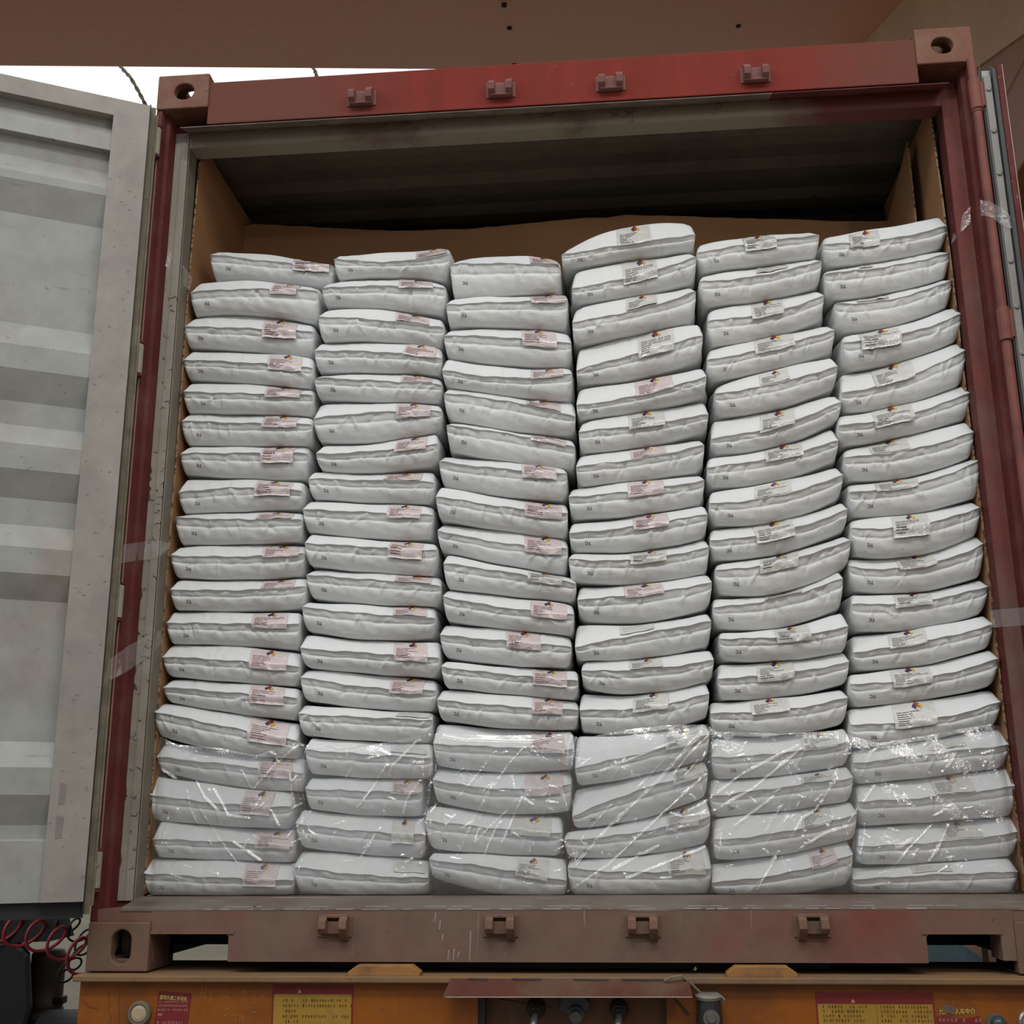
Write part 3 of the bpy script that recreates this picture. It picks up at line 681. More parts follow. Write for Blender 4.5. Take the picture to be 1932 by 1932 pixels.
# twisted ropes hanging off the canopy edge
M_ROPE = paint('weathered_rope', (.34, .31, .24), (.2, .18, .14), 40, rough=.9)
for nm, px in (('left', [(222, 118), (232, 131), (246, 146), (260, 170), (272, 193), (284, 215), (300, 260)]), ('right', [(586, 118), (594, 134), (598, 146), (608, 165), (620, 200)])):
    Yr = 5.98 if nm == 'left' else 6.3
    base = [at(a, b, Yr) for a, b in px]; pts = []
    for k in range(len(base) - 1):
        for j in range(6): pts.append(base[k].lerp(base[k + 1], j / 6))
    mb = MB()
    for ph in (0, math.pi):
        mb.tube([p + Vector((math.cos(ph + i * .9) * .009, math.sin(ph + i * .9) * .009, 0)) for i, p in enumerate(pts)], .011, 6)
    o = mb.build('twisted_rope', M_ROPE, smooth=True)
    tag(o, 'twisted pale rope hanging from the canopy edge above the open left door' if nm == 'left' else 'short twisted rope hanging from the canopy edge above the red header', 'rope')

# ------------------------------------------------------------------ cardboard lining
def card(name, path, ztop, zbot, label, th=.005):
    """sheet standing along a ground path [(x, y)], ztop a function of arc fraction"""
    n = len(path); mb = MB(); rows = []
    vs = []
    for k, (x, y) in enumerate(path):
        a = path[max(k - 1, 0)]; b = path[min(k + 1, n - 1)]
        t = Vector((b[0] - a[0], b[1] - a[1], 0)).normalized(); nn = Vector((-t.y, t.x, 0)) * th / 2
        zt = ztop(k / (n - 1)); zb = zbot(k / (n - 1)) if callable(zbot) else zbot
        vs.append([Vector((x, y, zb)) - nn, Vector((x, y, zb)) + nn, Vector((x, y, zt)) + nn, Vector((x, y, zt)) - nn])
    V = [p for q in vs for p in q]; F = []; Mi = []
    for k in range(n - 1):
        for e in range(4):
            F.append((k * 4 + e, (k + 1) * 4 + e, (k + 1) * 4 + (e + 1) % 4, k * 4 + (e + 1) % 4)); Mi.append(1 if e in (0, 2) else 0)
    F += [(0, 1, 2, 3), ((n - 1) * 4 + 3, (n - 1) * 4 + 2, (n - 1) * 4 + 1, (n - 1) * 4)]; Mi += [1, 1]
    mb.v = [tuple(p) for p in V]; mb.f = F; mb.m = Mi
    return tag(mb.build(name, [M_CARD, M_CARDEDGE]), label, 'cardboard')
def interp(pts):
    def f(t):
        for (a, za), (b, zb) in zip(pts[:-1], pts[1:]):
            if t <= b: return za + (zb - za) * (t - a) / max(b - a, 1e-9)
        return pts[-1][1]
    return f
NP = 24
# left liner: sheet along the wall; its top front corner is rounded
def liner(s, ztop, label, lean):
    mb = MB(); th = .005; rows = []
    ny, nz = 16, 14
    V = []; F = []; Mi = []
    for side in (0, 1):
        for j in range(nz + 1):
            for i in range(ny + 1):
                t = i / ny; y = .142 + t * .62
                zt = ztop(t); z = .178 + (zt - .178) * j / nz
                x = 1.1405 - lean * (z / 2.4) ** 3 + .0015 * math.sin(z * 7 + y * 5) - side * th
                V.append((s * x, y, z))
    A = (ny + 1) * (nz + 1); idx = lambda sd, j, i: sd * A + j * (ny + 1) + i
    for j in range(nz):
        for i in range(ny):
            F.append((idx(0, j, i), idx(0, j, i + 1), idx(0, j + 1, i + 1), idx(0, j + 1, i))); Mi.append(0)
            F.append((idx(1, j, i), idx(1, j + 1, i), idx(1, j + 1, i + 1), idx(1, j, i + 1))); Mi.append(0)
    for j in range(nz):
        for i in (0, ny): F.append((idx(0, j, i), idx(0, j + 1, i), idx(1, j + 1, i), idx(1, j, i))); Mi.append(1)
    for i in range(ny):
        for j in (0, nz): F.append((idx(0, j, i), idx(0, j, i + 1), idx(1, j, i + 1), idx(1, j, i))); Mi.append(1)
    mb.v, mb.f, mb.m = V, F, Mi
    return tag(mb.build('cardboard_sheet', [M_CARD, M_CARDEDGE]), label, 'cardboard')
liner(-1, interp([(0, 2.375), (.02, 2.40), (.06, 2.43), (.12, 2.448), (1, 2.46)]), 'tall cardboard sheet lining the container behind the cream jamb, left of the sacks', .008)
liner(1, interp([(0, 2.425), (.05, 2.435), (1, 2.45)]), 'tall cardboard sheet lining the container wall, right of the sacks', .012)
def backx(t): return -1.128 + t * 2.245
topz = interp([(0, 2.405), (.02, 2.411), (.23, 2.364), (.36, 2.352), (.50, 2.362), (.54, 2.363), (.57, 2.360), (.59, 2.367), (.74, 2.338), (.92, 2.310), (1, 2.303)])
rj = random.Random(8)
jit = [rj.uniform(-.0016, .0016) for _ in range(61)]
card('cardboard_sheet', [(backx(k / 60), .60 + .012 * math.sin(k * .12)) for k in range(61)], lambda t: topz(t) + jit[int(round(t * 60))],
     lambda t: 2.10 - max(0, 1.0 - t / .03) * -.10 if t < .03 else .19, 'wide cardboard sheet standing behind the top sacks')
card('cardboard_sheet', [(1.085, .585), (1.088, .45), (1.094, .30)], interp([(0, 2.29), (.45, 2.33), (.8, 2.41), (1, 2.41)]), .19, 'narrow cardboard flap turned forward inside the right lining')

# ------------------------------------------------------------------ sacks
# per sack: left x, right x, top y (l m r), crease y (l m r), bottom y (l m r), sticker x0 x1, print (p pink, w pale, n no diamond)
SACKS = [
 [[395,628,465,471,489,480,492,500,517,521,534,551,620,'p'],[358,605,527,519,527,552,545,547,588,584,600,510,560,'p'],[346,592,597,585,605,617,619,624,648,654,664,493,557,'p'],
  [344,588,652,654,668,678,683,695,706,715,726,503,568,'p'],[344,592,718,717,727,739,741,744,772,772,778,498,565,'p'],[340,587,773,775,782,793,797,801,832,834,833,493,560,'p'],
  [338,586,837,833,834,855,855,854,888,897,897,492,553,'p'],[334,572,904,897,903,929,919,925,962,959,953,480,548,'p'],[328,568,955,960,962,976,979,980,1021,1021,1015,482,550,'p'],
  [320,572,1028,1024,1022,1048,1049,1044,1085,1088,1081,492,562,'p'],[320,574,1091,1092,1086,1112,1113,1105,1146,1149,1142,490,553,'p'],[311,568,1150,1152,1152,1174,1176,1178,1210,1215,1222,473,540,'p'],
  [303,564,1213,1221,1229,1238,1246,1258,1272,1284,1293,470,540,'p'],[305,565,1277,1285,1296,1295,1306,1317,1322,1343,1357,470,535,'p'],[290,558,1323,1345,1363,1342,1370,1397,1386,1417,1430,467,540,'p'],
  [295,570,1396,1420,1428,1428,1442,1458,1455,1483,1492,485,550,'p'],[273,550,1462,1480,1495,1497,1515,1522,1545,1558,1564,455,512,'p'],[287,562,1548,1560,1566,1583,1588,1598,1617,1624,1628,480,545,'p'],
  [266,552,1622,1628,1632,1647,1655,1662,1688,1692,1690,458,520,'p']],
 [[628,866,473,463,454,487,492,480,519,512,520,783,842,'p'],[606,840,530,512,527,545,538,541,571,573,585,750,815,'p'],[592,838,584,573,593,598,604,616,636,636,648,745,808,'p'],
  [588,832,636,635,648,660,664,675,692,695,700,762,822,'p'],[590,832,700,696,706,713,717,724,744,750,752,755,815,'p'],[588,832,768,753,758,788,778,775,824,826,805,747,812,'p'],
  [594,842,832,828,812,855,850,837,880,884,870,745,805,'p'],[571,820,883,886,886,901,906,910,934,942,945,725,795,'p'],[567,822,938,943,948,961,966,970,998,1010,1012,730,793,'p'],
  [573,830,1001,1010,1025,1024,1032,1038,1062,1075,1082,733,797,'p'],[576,835,1068,1078,1085,1084,1094,1105,1122,1137,1138,745,813,'p'],[566,835,1133,1138,1140,1145,1158,1165,1185,1203,1198,740,803,'p'],
  [562,835,1201,1205,1215,1223,1232,1240,1256,1268,1275,742,805,'p'],[563,822,1260,1272,1280,1276,1296,1302,1318,1335,1340,735,798,'p'],[557,820,1335,1338,1342,1347,1353,1358,1385,1396,1400,747,810,'n'],
  [574,815,1390,1398,1402,1414,1423,1430,1457,1467,1466,735,803,'n'],[574,808,1466,1469,1468,1488,1492,1495,1524,1538,1538,738,797,'p'],[548,805,1528,1540,1545,1553,1567,1575,1598,1612,1620,738,780,'w'],
  [549,825,1606,1617,1625,1634,1650,1656,1684,1690,1688,740,800,'n']],
 [[829,1072,482,469,484,497,497,503,552,548,540,1000,1058,'p'],[840,1085,555,545,542,575,570,565,608,608,612,1001,1070,'p'],[834,1085,616,611,622,633,637,646,668,680,682,985,1050,'p'],
  [834,1090,670,679,685,698,711,703,722,739,747,1001,1063,'p'],[837,1092,723,740,748,742,758,785,784,805,812,993,1058,'p'],[840,1092,787,806,822,803,818,842,843,865,880,1003,1068,'p'],
  [812,1072,853,868,880,869,884,893,908,930,938,985,1050,'p'],[818,1072,912,932,943,936,955,968,975,995,1010,990,1060,'p'],[812,1072,984,998,1010,1000,1023,1035,1035,1060,1080,990,1060,'p'],
  [834,1088,1038,1063,1085,1061,1080,1100,1105,1120,1132,997,1062,'w'],[829,1088,1103,1127,1137,1124,1147,1160,1165,1184,1195,1002,1070,'p'],[808,1078,1176,1188,1200,1197,1209,1220,1235,1252,1256,955,1020,'p'],
  [832,1095,1245,1256,1262,1258,1272,1284,1294,1308,1318,1005,1070,'p'],[823,1092,1298,1308,1320,1320,1332,1338,1355,1372,1373,1005,1062,'p'],[810,1083,1377,1370,1378,1403,1409,1414,1442,1456,1448,1000,1065,'p'],
  [815,1082,1449,1457,1455,1470,1488,1480,1510,1535,1528,990,1062,'p'],[783,1060,1525,1535,1540,1547,1562,1572,1600,1612,1615,965,1040,'w'],[790,1072,1612,1617,1622,1622,1638,1662,1655,1688,1690,975,1035,'w']],
 [[1045,1312,466,415,408,480,461,441,502,480,462,1165,1228,'w'],[1072,1325,520,487,466,544,519,484,567,548,522,1175,1240,'w'],[1066,1340,592,553,528,608,585,548,645,620,595,1182,1240,'w'],
  [1083,1355,672,622,603,697,664,633,718,703,670,1205,1272,'w'],[1075,1340,740,710,685,764,743,710,785,768,740,1200,1270,'p'],[1090,1358,798,768,750,815,800,780,850,835,805,1187,1255,'w'],
  [1082,1345,855,838,820,880,864,838,912,900,880,1190,1257,'p'],[1070,1338,914,905,888,937,926,905,973,966,943,1185,1253,'p'],[1074,1345,985,966,948,1006,991,969,1035,1033,1008,1195,1262,'p'],
  [1072,1342,1040,1038,1010,1054,1055,1030,1092,1096,1075,1190,1258,'w'],[1087,1360,1102,1095,1078,1130,1120,1098,1165,1170,1140,1178,1252,'p'],[1080,1345,1185,1170,1150,1220,1195,1172,1243,1238,1215,1170,1235,'n'],
  [1097,1370,1244,1240,1222,1264,1262,1245,1296,1305,1280,1188,1250,'w'],[1088,1360,1318,1308,1284,1338,1334,1308,1378,1380,1350,1195,1262,'w'],[1085,1340,1410,1380,1363,1448,1420,1385,1482,1462,1430,1255,1320,'w'],
  [1075,1345,1498,1465,1435,1540,1490,1455,1562,1545,1500,1272,1330,'w'],[1065,1345,1572,1550,1505,1585,1570,1540,1618,1615,1590,1258,1320,'w'],[1068,1350,1622,1615,1592,1638,1645,1638,1690,1690,1688,1260,1330,'w']],
 [[1305,1548,452,433,425,475,458,443,505,490,475,1405,1465,'w'],[1300,1560,520,488,475,532,518,490,570,555,528,1430,1490,'n'],[1310,1560,590,562,535,605,590,556,648,628,592,1420,1480,'w'],
  [1320,1592,668,632,600,680,655,620,714,690,655,1425,1500,'w'],[1340,1605,722,692,662,742,722,690,778,762,722,1435,1490,'w'],[1328,1595,800,768,738,825,803,757,850,835,785,1435,1500,'w'],
  [1320,1590,868,840,805,882,862,830,915,902,860,1445,1515,'w'],[1328,1597,935,902,876,950,935,893,985,978,930,1425,1495,'w'],[1335,1612,1003,978,945,1018,1003,960,1050,1040,992,1425,1498,'w'],
  [1340,1612,1058,1042,1003,1075,1058,1018,1115,1112,1060,1435,1507,'w'],[1340,1605,1130,1118,1070,1145,1128,1090,1180,1180,1140,1445,1515,'w'],[1342,1622,1190,1180,1165,1205,1200,1182,1243,1242,1225,1465,1530,'w'],
  [1340,1618,1262,1246,1225,1280,1270,1248,1318,1312,1285,1430,1500,'w'],[1325,1605,1323,1320,1297,1344,1340,1315,1382,1385,1362,1418,1490,'w'],[1340,1608,1398,1392,1372,1428,1420,1398,1468,1462,1440,1515,1580,'w'],
  [1332,1615,1470,1465,1445,1502,1485,1468,1542,1530,1510,1515,1578,'w'],[1345,1622,1545,1535,1510,1585,1568,1535,1622,1612,1580,1515,1570,'w'],[1340,1622,1632,1612,1585,1664,1648,1612,1690,1690,1668,1530,1578,'p']],
 [[1547,1788,435,418,393,458,452,425,490,482,455,1605,1660,'w'],[1552,1793,500,487,460,515,503,475,555,543,512,1625,1650,'n'],[1562,1797,560,545,512,572,562,527,615,605,565,1620,1680,'n'],
  [1580,1816,625,607,565,645,630,590,690,672,630,1625,1700,'w'],[1572,1822,697,678,635,740,712,660,770,755,715,1652,1725,'w'],[1577,1832,776,752,712,803,782,738,835,815,780,1650,1725,'w'],
  [1593,1838,845,828,798,860,848,815,898,892,855,1645,1718,'w'],[1592,1850,905,885,855,927,912,868,968,962,928,1655,1735,'w'],[1600,1852,975,965,935,997,990,955,1042,1042,1000,1685,1755,'w'],
  [1602,1857,1048,1040,1002,1068,1068,1025,1108,1112,1080,1695,1765,'w'],[1582,1866,1122,1115,1085,1140,1133,1105,1186,1182,1150,1690,1760,'w'],[1598,1875,1215,1190,1155,1230,1210,1178,1260,1252,1215,1680,1750,'w'],
  [1600,1885,1272,1255,1220,1290,1278,1242,1332,1318,1288,1685,1760,'w'],[1600,1890,1335,1325,1297,1366,1358,1323,1408,1395,1362,1688,1768,'w'],[1608,1905,1415,1398,1375,1440,1422,1405,1478,1465,1445,1755,1825,'n'],
  [1618,1922,1482,1470,1448,1512,1502,1482,1558,1550,1537,1765,1840,'w'],[1618,1924,1565,1550,1540,1596,1588,1570,1632,1628,1615,1785,1855,'w'],[1602,1922,1640,1632,1620,1660,1650,1645,1688,1688,1684,1725,1800,'n']],
]
def quad(x, xl, xr, a, b, c):
    t = (x - xl) / (xr - xl); t = min(max(t, 0), 1)
    return a * (2 * t - 1) * (t - 1) + b * 4 * t * (1 - t) + c * t * (2 * t - 1)
# each sack rests on the one below: bring a sack's top up to the underside of the sack above
for col in SACKS:
    for a, b in zip(col[:-1], col[1:]):
        xs = (b[0], (b[0] + b[1]) / 2, b[1])
        for k, x in enumerate(xs):
            yb = quad(x, a[0], a[1], a[8], a[9], a[10])
            b[2 + k] = yb + 1.0 if k == 1 else max(yb + 1.0, min(b[2 + k], yb + 9))
# neighbours in touching stacks do not run through one another
for c in range(5):
    for a in SACKS[c]:
        for b in SACKS[c + 1]:
            if min(a[10], b[8]) - max(a[4], b[2]) > 12 and a[1] > b[0] - 2:
                m = (a[1] + b[0]) / 2; a[1] = min(a[1], m - 1); b[0] = max(b[0], m + 1)

for c in range(6):
    for d in SACKS[c]:
        g = [12.0, 12.0]
        for s, cc in ((0, c - 1), (1, c + 1)):
            if 0 <= cc < 6:
                for e in SACKS[cc]:
                    if min(d[9], e[9]) - max(d[3], e[3]) > 3: g[s] = min(g[s], ((d[0] - e[1]) if s == 0 else (e[0] - d[1])) / 2)
        d.append([max(.004, min(.013, q / 720)) for q in g])

def make_sackmat():
    M = Mat('white_woven_sack')
    c = M.mix(M.ramp(M.noise(6, 3), 0.35, 0.7), (0.665, 0.68, 0.67), (0.625, 0.645, 0.655))
    M.color(c)
    h = M.math('ADD', M.math('MULTIPLY', M.noise(38, 4, 0.55, (1, 1, 1), 0.6), 1.0), M.math('MULTIPLY', M.noise(140, 2, 0.5), 0.12))
    M.bump(h, 0.35, 0.006)
    return M.done(0.55, 0, 0.35)
M_SACK = make_sackmat()
def make_labelmat(name, col):
    M = Mat(name); M.color(M.mix(M.ramp(M.noise(30, 3), 0.35, 0.7), col, tuple(x * .93 for x in col)))
    M.bump(M.noise(75, 3, 0.55, (1, 1, 1.6), 1.2), 0.55, 0.005)
    M.b.inputs['Coat Weight'].default_value = 0.8; M.b.inputs['Coat Roughness'].default_value = 0.12
    return M.done(0.4)
M_LAB = {'p': make_labelmat('pinkish_sticker', (0.60, 0.515, 0.51)), 'w': make_labelmat('pale_grey_sticker', (0.575, 0.575, 0.545))}
M_LAB['n'] = M_LAB['w']
M_PRINT = {'p': plain('red_brown_print', (0.22, 0.09, 0.09), .6), 'w': plain('grey_print', (0.10, 0.10, 0.10), .6)}
M_PRINT['n'] = plain('faint_print', (0.36, 0.34, 0.33), .6)
M_DB, M_DR, M_DY, M_DW = plain('diamond_blue', (0.030, 0.028, 0.085), .5), plain('diamond_red', (0.26, 0.030, 0.030), .5), plain('diamond_yellow', (0.55, 0.38, 0.02), .5), plain('diamond_white', (0.6, 0.58, 0.56), .5)
M_INK = plain('dark_ink', (0.035, 0.036, 0.045), .6)
M_BLUEPR = plain('blue_print', (0.03, 0.06, 0.22), .5)
TC_ME = text_mesh('TC', 0.0125, M_INK, 'printed_letters', 0.0003)

LOW = [(-1, .036), (-.97, .0295), (-.9, .0235), (-.8, .0182), (-.7, .0142), (-.6, .0112), (-.5, .0092), (-.42, .0086), (-.36, .0098), (-.325, .0116), (-.30, .0098), (-.2, .0078), (-.1, .0062), (-.045, .0050), (-.015, .0034), (0, 0)]
UPR = [(.03, .0012), (.08, .0035), (.16, .007), (.28, .0122), (.4, .0170), (.52, .0218), (.64, .0262), (.75, .0305), (.85, .0345), (.93, .0385), (.98, .0425), (1, .048)]
PR = np.array(LOW + UPR)
rr, yy = PR[:, 0], PR[:, 1]
NU = 124
ORD = ['topmost', 'second from top', 'third from top', 'fourth from top', 'fifth from top', 'sixth from top', 'seventh from top', 'eighth from top', 'ninth from top', 'tenth from top']
BOT = ['lowest', 'second from bottom', 'third from bottom', 'fourth from bottom', 'fifth from bottom', 'sixth from bottom', 'seventh from bottom', 'eighth from bottom', 'ninth from bottom']
STK = ['of the leftmost stack', 'of the second stack from left', 'of the third stack from left', 'of the third stack from right', 'of the second stack from right', 'of the rightmost stack']
NOTES = {(1, 0): 'with blue print showing on top', (3, 0): 'highest of all and tilted', (5, 0): 'with its end curled up', (3, 11): 'without a diamond mark', (5, 1): 'without a diamond mark', (5, 2): 'without a diamond mark',
         (0, 1): 'with a bent fold'}

def make_sack(ci, ki, d, n):
    R = random.Random(1000 * ci + ki)
    film = d[9] > 1425
    Yf = .132 + R.uniform(-.008, .006) + (.006 if film else 0)
    if ci == 0 and ki == 0: Yf += .02
    xl, xr = d[0], d[1]; xm = (xl + xr) / 2
    P = lambda x, y: at(x, y, Yf)
    T = [P(x, y).z for x, y in zip((xl, xm, xr), d[2:5])]; Cc = [P(x, y).z for x, y in zip((xl, xm, xr), d[5:8])]; B = [P(x, y).z for x, y in zip((xl, xm, xr), d[8:11])]
    X0, X1 = P(xl, (d[5] + d[8]) / 2).x, P(xr, (d[7] + d[10]) / 2).x
    XT0, XT1 = P(xl, d[2]).x, P(xr, d[4]).x
    wid = X1 - X0
    q = lambda a, u: a[0] * (2 * u - 1) * (u - 1) + a[1] * 4 * u * (1 - u) + a[2] * u * (2 * u - 1)
    ph = [R.uniform(0, 6.28) for _ in range(6)]
    ridges = []
    nr = R.randint(8, 15) + (4 if ci >= 3 else 0)
    if film: nr = R.randint(2, 6)
    for k in range(nr):                                   # folds fanning down from the crease
        ridges.append((R.uniform(.05, .95) * wid, R.uniform(-.9, -.1) * .02, R.uniform(-1.05, 1.05) + R.choice((-.5, .5)), R.uniform(.014, .042), R.uniform(.0022, .005), R.choice((-1, -1, 1)) * R.uniform(.002, .0052), -1))
    for k in range(R.randint(2, 5)):                      # softer folds on the upper band
        ridges.append((R.uniform(.05, .95) * wid, R.uniform(.1, .6) * .03, R.uniform(-.8, .8), R.uniform(.012, .03), R.uniform(.003, .006), R.choice((-1, 1)) * R.uniform(.0012, .0034), 1))
    vt = R.random() < .3; vx = R.uniform(.3, .6) * wid     # a sack creased right across
    corner = R.uniform(.5, 1.0); R_B = R.uniform(.010, .026); ear0, ear1 = R.uniform(.010, .034), R.uniform(.010, .034)
    def surf(u, r):
        """arrays of u (0..1) and r (-1 bottom .. 0 crease .. 1 top) -> x, y, z"""
        zt, zc, zb = q(T, u), q(Cc, u), q(B, u)
        zc = zc + .0012 * np.sin(u * 17 + ph[0]) + .0008 * np.sin(u * 39 + ph[1])
        zt = zt + .0012 * np.sin(u * 13 + ph[2]); zb = zb + .0008 * np.sin(u * 15 + ph[3])
        e0, e1 = u * wid, (1 - u) * wid
        rad_b, rad_t = R_B, .012
        def rnd(e, rad): s = np.clip(1 - e / rad, 0, 1); return 1 - np.sqrt(np.clip(1 - s * s, 0, 1))
        zb = zb + (rnd(e0, rad_b) + rnd(e1, rad_b)) * (zc - zb) * .44
        zt = zt - (rnd(e0, rad_t) * (.5 if ki else .75) + rnd(e1, rad_t) * .5) * (zt - zc) * corner * .75
        z = np.where(r < 0, zc + r * (zc - zb), zc + r * (zt - zc))
        y = np.interp(r, rr, yy) * (1 + .15 * np.sin(u * 5 + ph[4]))
        y = y + .005 * (np.clip(1 - e0 / .012, 0, 1) ** 2 + np.clip(1 - e1 / .012, 0, 1) ** 2)
        up_ = np.clip(r, 0, 1); lo_ = np.clip(-r, 0, 1)
        y = y + .42 * (np.clip(ear0 * up_ - e0, 0, 1) + np.clip(ear1 * up_ - e1, 0, 1)) + .22 * (np.clip(.022 * lo_ - e0, 0, 1) + np.clip(.022 * lo_ - e1, 0, 1))
        y = y + .004 * np.sin(u * 4 + ph[5])
        s = np.where(r < 0, r * (zc - zb), r * (zt - zc)); xx = u * wid
        w = 0 * u
        win_edge = np.clip(np.abs(r) / .05, 0, 1) * np.clip((1 - np.abs(r)) / .12, 0, 1)
        for (rx, rs, ang, ln, sg, amp, side) in ridges:
            ca, sa = math.cos(ang), math.sin(ang)
            dx, ds = xx - rx, s - rs
            al = -ds * ca + dx * sa if side < 0 else ds * ca + dx * sa; ac = dx * ca + ds * sa if side < 0 else dx * ca - ds * sa
            w = w + np.where((r * side) > 0, amp * np.exp(-(ac / sg) ** 2) * np.exp(-((al - ln * .4) / (ln * .6)) ** 2), 0)
        if vt: w = w + .0022 * np.exp(-((xx - vx) / .0025) ** 2)
        y = y + w * win_edge
        y = y + win_edge * .0012 * np.sin(xx * 95 + s * 160 + ph[1]) * np.sin(xx * 41 - s * 70 + ph[2])
        inset = .003 * np.abs(r) ** 2
        f = np.clip((z - B[1]) / max(T[1] - B[1], 1e-4), 0, 1)
        xa = X0 + (XT0 - X0) * f * .5 + inset; xb = X1 + (XT1 - X1) * f * .5 - inset
        return xa + (xb - xa) * u, Yf + y, z
    # body ---------------------------------------------------------------
    uu = (1 - np.cos(np.linspace(0, 1, NU) * math.pi)) / 2 * .35 + np.linspace(0, 1, NU) * .65
    U, Rw = np.meshgrid(uu, rr)
    X, Y, Z = surf(U, Rw)
    rows = []
    depth = .42
    for yd in (.10, .22, depth):
        rows.append((X[0] * 1, np.full(NU, Yf + yd), Z[0] + .0))
    cen = (uu - .5) * 2
    wd = np.where(cen < 0, -d[14][0], d[14][1]) * np.abs(cen) ** 8
    rows = [(x_ + wd, y_, z_) for x_, y_, z_ in rows]
    rows = rows[::-1] + [(X[j], Y[j], Z[j]) for j in range(len(rr))]
    for yd in (.11, .22, depth): rows.append((X[-1] + wd, np.full(NU, Yf + yd), Z[-1] - .0015))
    V = np.concatenate([np.stack(rw, 1) for rw in rows]); nrow = len(rows)
    j, i = np.meshgrid(np.arange(nrow), np.arange(NU - 1), indexing='ij'); jn = (j + 1) % nrow
    F = np.stack([j * NU + i, j * NU + i + 1, jn * NU + i + 1, jn * NU + i], -1).reshape(-1, 4)
    base = Vector(((X0 + X1) / 2, Yf + .2, min(B)))
    V = V - np.array(base)
    me = bpy.data.meshes.new('body')
    me.from_pydata(V.tolist(), [], F.tolist() + [[k * NU for k in range(nrow)], [k * NU + NU - 1 for k in range(nrow - 1, -1, -1)]])
    me.materials.append(M_SACK)
    me.polygons.foreach_set('use_smooth', [True] * len(me.polygons))
    lip = 3 + int(np.argmin(np.abs(rr)))
    ev = np.empty(len(me.edges) * 2, dtype=np.int32); me.edges.foreach_get('vertices', ev); ev = ev.reshape(-1, 2) // NU
    sh = (ev[:, 0] == ev[:, 1]) & ((ev[:, 0] == lip))
    at_ = me.attributes.new('sharp_edge', 'BOOLEAN', 'EDGE'); at_.data.foreach_set('value', sh)
    me.update()
    k_ = ki if ki < 10 else None
    pos = ORD[ki] if ki < 10 else BOT[n - 1 - ki]
    note = NOTES.get((ci, ki))
    if note is None: note = 'behind clear film' if film else None
    look = {'p': 'pink printed', 'w': 'grey printed', 'n': 'faintly printed'}[d[13]]
    lab = 'white sack with %s sticker, %s %s' % (look, pos, STK[ci])
    if note: lab = 'white sack %s, %s %s' % (note, pos, STK[ci]) if not note.startswith('without') else 'white sack %s, %s %s' % (note, pos, STK[ci])
    root = thing('filled_sack', lab, 'sack', 'white sacks stacked in the container'); root.location = base
    def link(o): COL.objects.link(o); o.parent = root; return o
    link(bpy.data.objects.new('body', me))
    # sticker --------------------------------------------------------------
    u0, u1 = (d[11] - xl) / (xr - xl), (d[12] - xl) / (xr - xl); u0 = max(u0, .04); u1 = min(u1, .985)
    faint = d[13] == 'n'
    rlow = R.choice((-.42, -.3, -.2, -.1, .06)) if not faint else .25
    rtop = R.uniform(.82, .93)
    skew = R.uniform(-.03, .03); curl = R.uniform(0, .004)
    wr = [(R.uniform(0, 1), R.uniform(-.3, .8), R.uniform(-.8, .8), R.uniform(.0008, .0022)) for _ in range(5)]
    def lsurf(a, b, off):
        """a 0..1 across, b 0..1 down the sticker"""
        a = np.asarray(a, float); b = np.asarray(b, float)
        r = rtop + (rlow - rtop) * b
        u = u0 + (u1 - u0) * a + skew * (b - .5) * .6
        x, y, z = surf(np.clip(u, .01, .99), r)
        w = 0 * a
        for (wa, wb, an, am) in wr: w = w + am * np.exp(-(((a - wa) * math.cos(an) + (b - wb) * math.sin(an)) / .07) ** 2)
        lipgap = np.where((r < 0), np.clip(np.interp(r, rr, yy), 0, .008) * .6, 0)
        return x - base.x, y - off - w - curl * b ** 3 - lipgap - base.y, z + off * .4 - base.z
    A, Bb = np.meshgrid(np.linspace(0, 1, 20), np.linspace(0, 1, 14))
    x, y, z = lsurf(A, Bb, .0012)
    mb = MB().grid([[(x[a, b], y[a, b], z[a, b]) for b in range(20)] for a in range(14)])
    st = link(mb.build('sticker', M_LAB[d[13]], None, smooth=True) if False else bpy.data.objects.new('sticker', mb.mesh('sticker', M_LAB[d[13]], True)))
    pr = MB()
    def dash(a0, a1, b, hgt):
        n_ = 7; aa = np.linspace(a0, a1, n_)
        xa, ya, za = lsurf(aa, np.full(n_, b), .0020); xb, yb, zb2 = lsurf(aa, np.full(n_, b + hgt), .0020)
        pr.grid([[(xa[k], ya[k], za[k]) for k in range(n_)], [(xb[k], yb[k], zb2[k]) for k in range(n_)]])
    nl = 7 if not faint else 4
    for k in range(nl):
        b = .34 + .6 * k / nl if not faint else .2 + .7 * k / nl
        a0 = .08; end = R.choice((.45, .55, .6, .72, .92)) if k < 3 else R.uniform(.3, .5)
        while a0 < end:
            a1 = min(end, a0 + R.uniform(.12, .34)); dash(a0, a1, b, .024 if not faint else .02); a0 = a1 + R.uniform(.015, .03)
    if not film or R.random() < .8:
        o = bpy.data.objects.new('print_lines', pr.mesh('print_lines', M_PRINT[d[13]])); COL.objects.link(o); o.parent = st
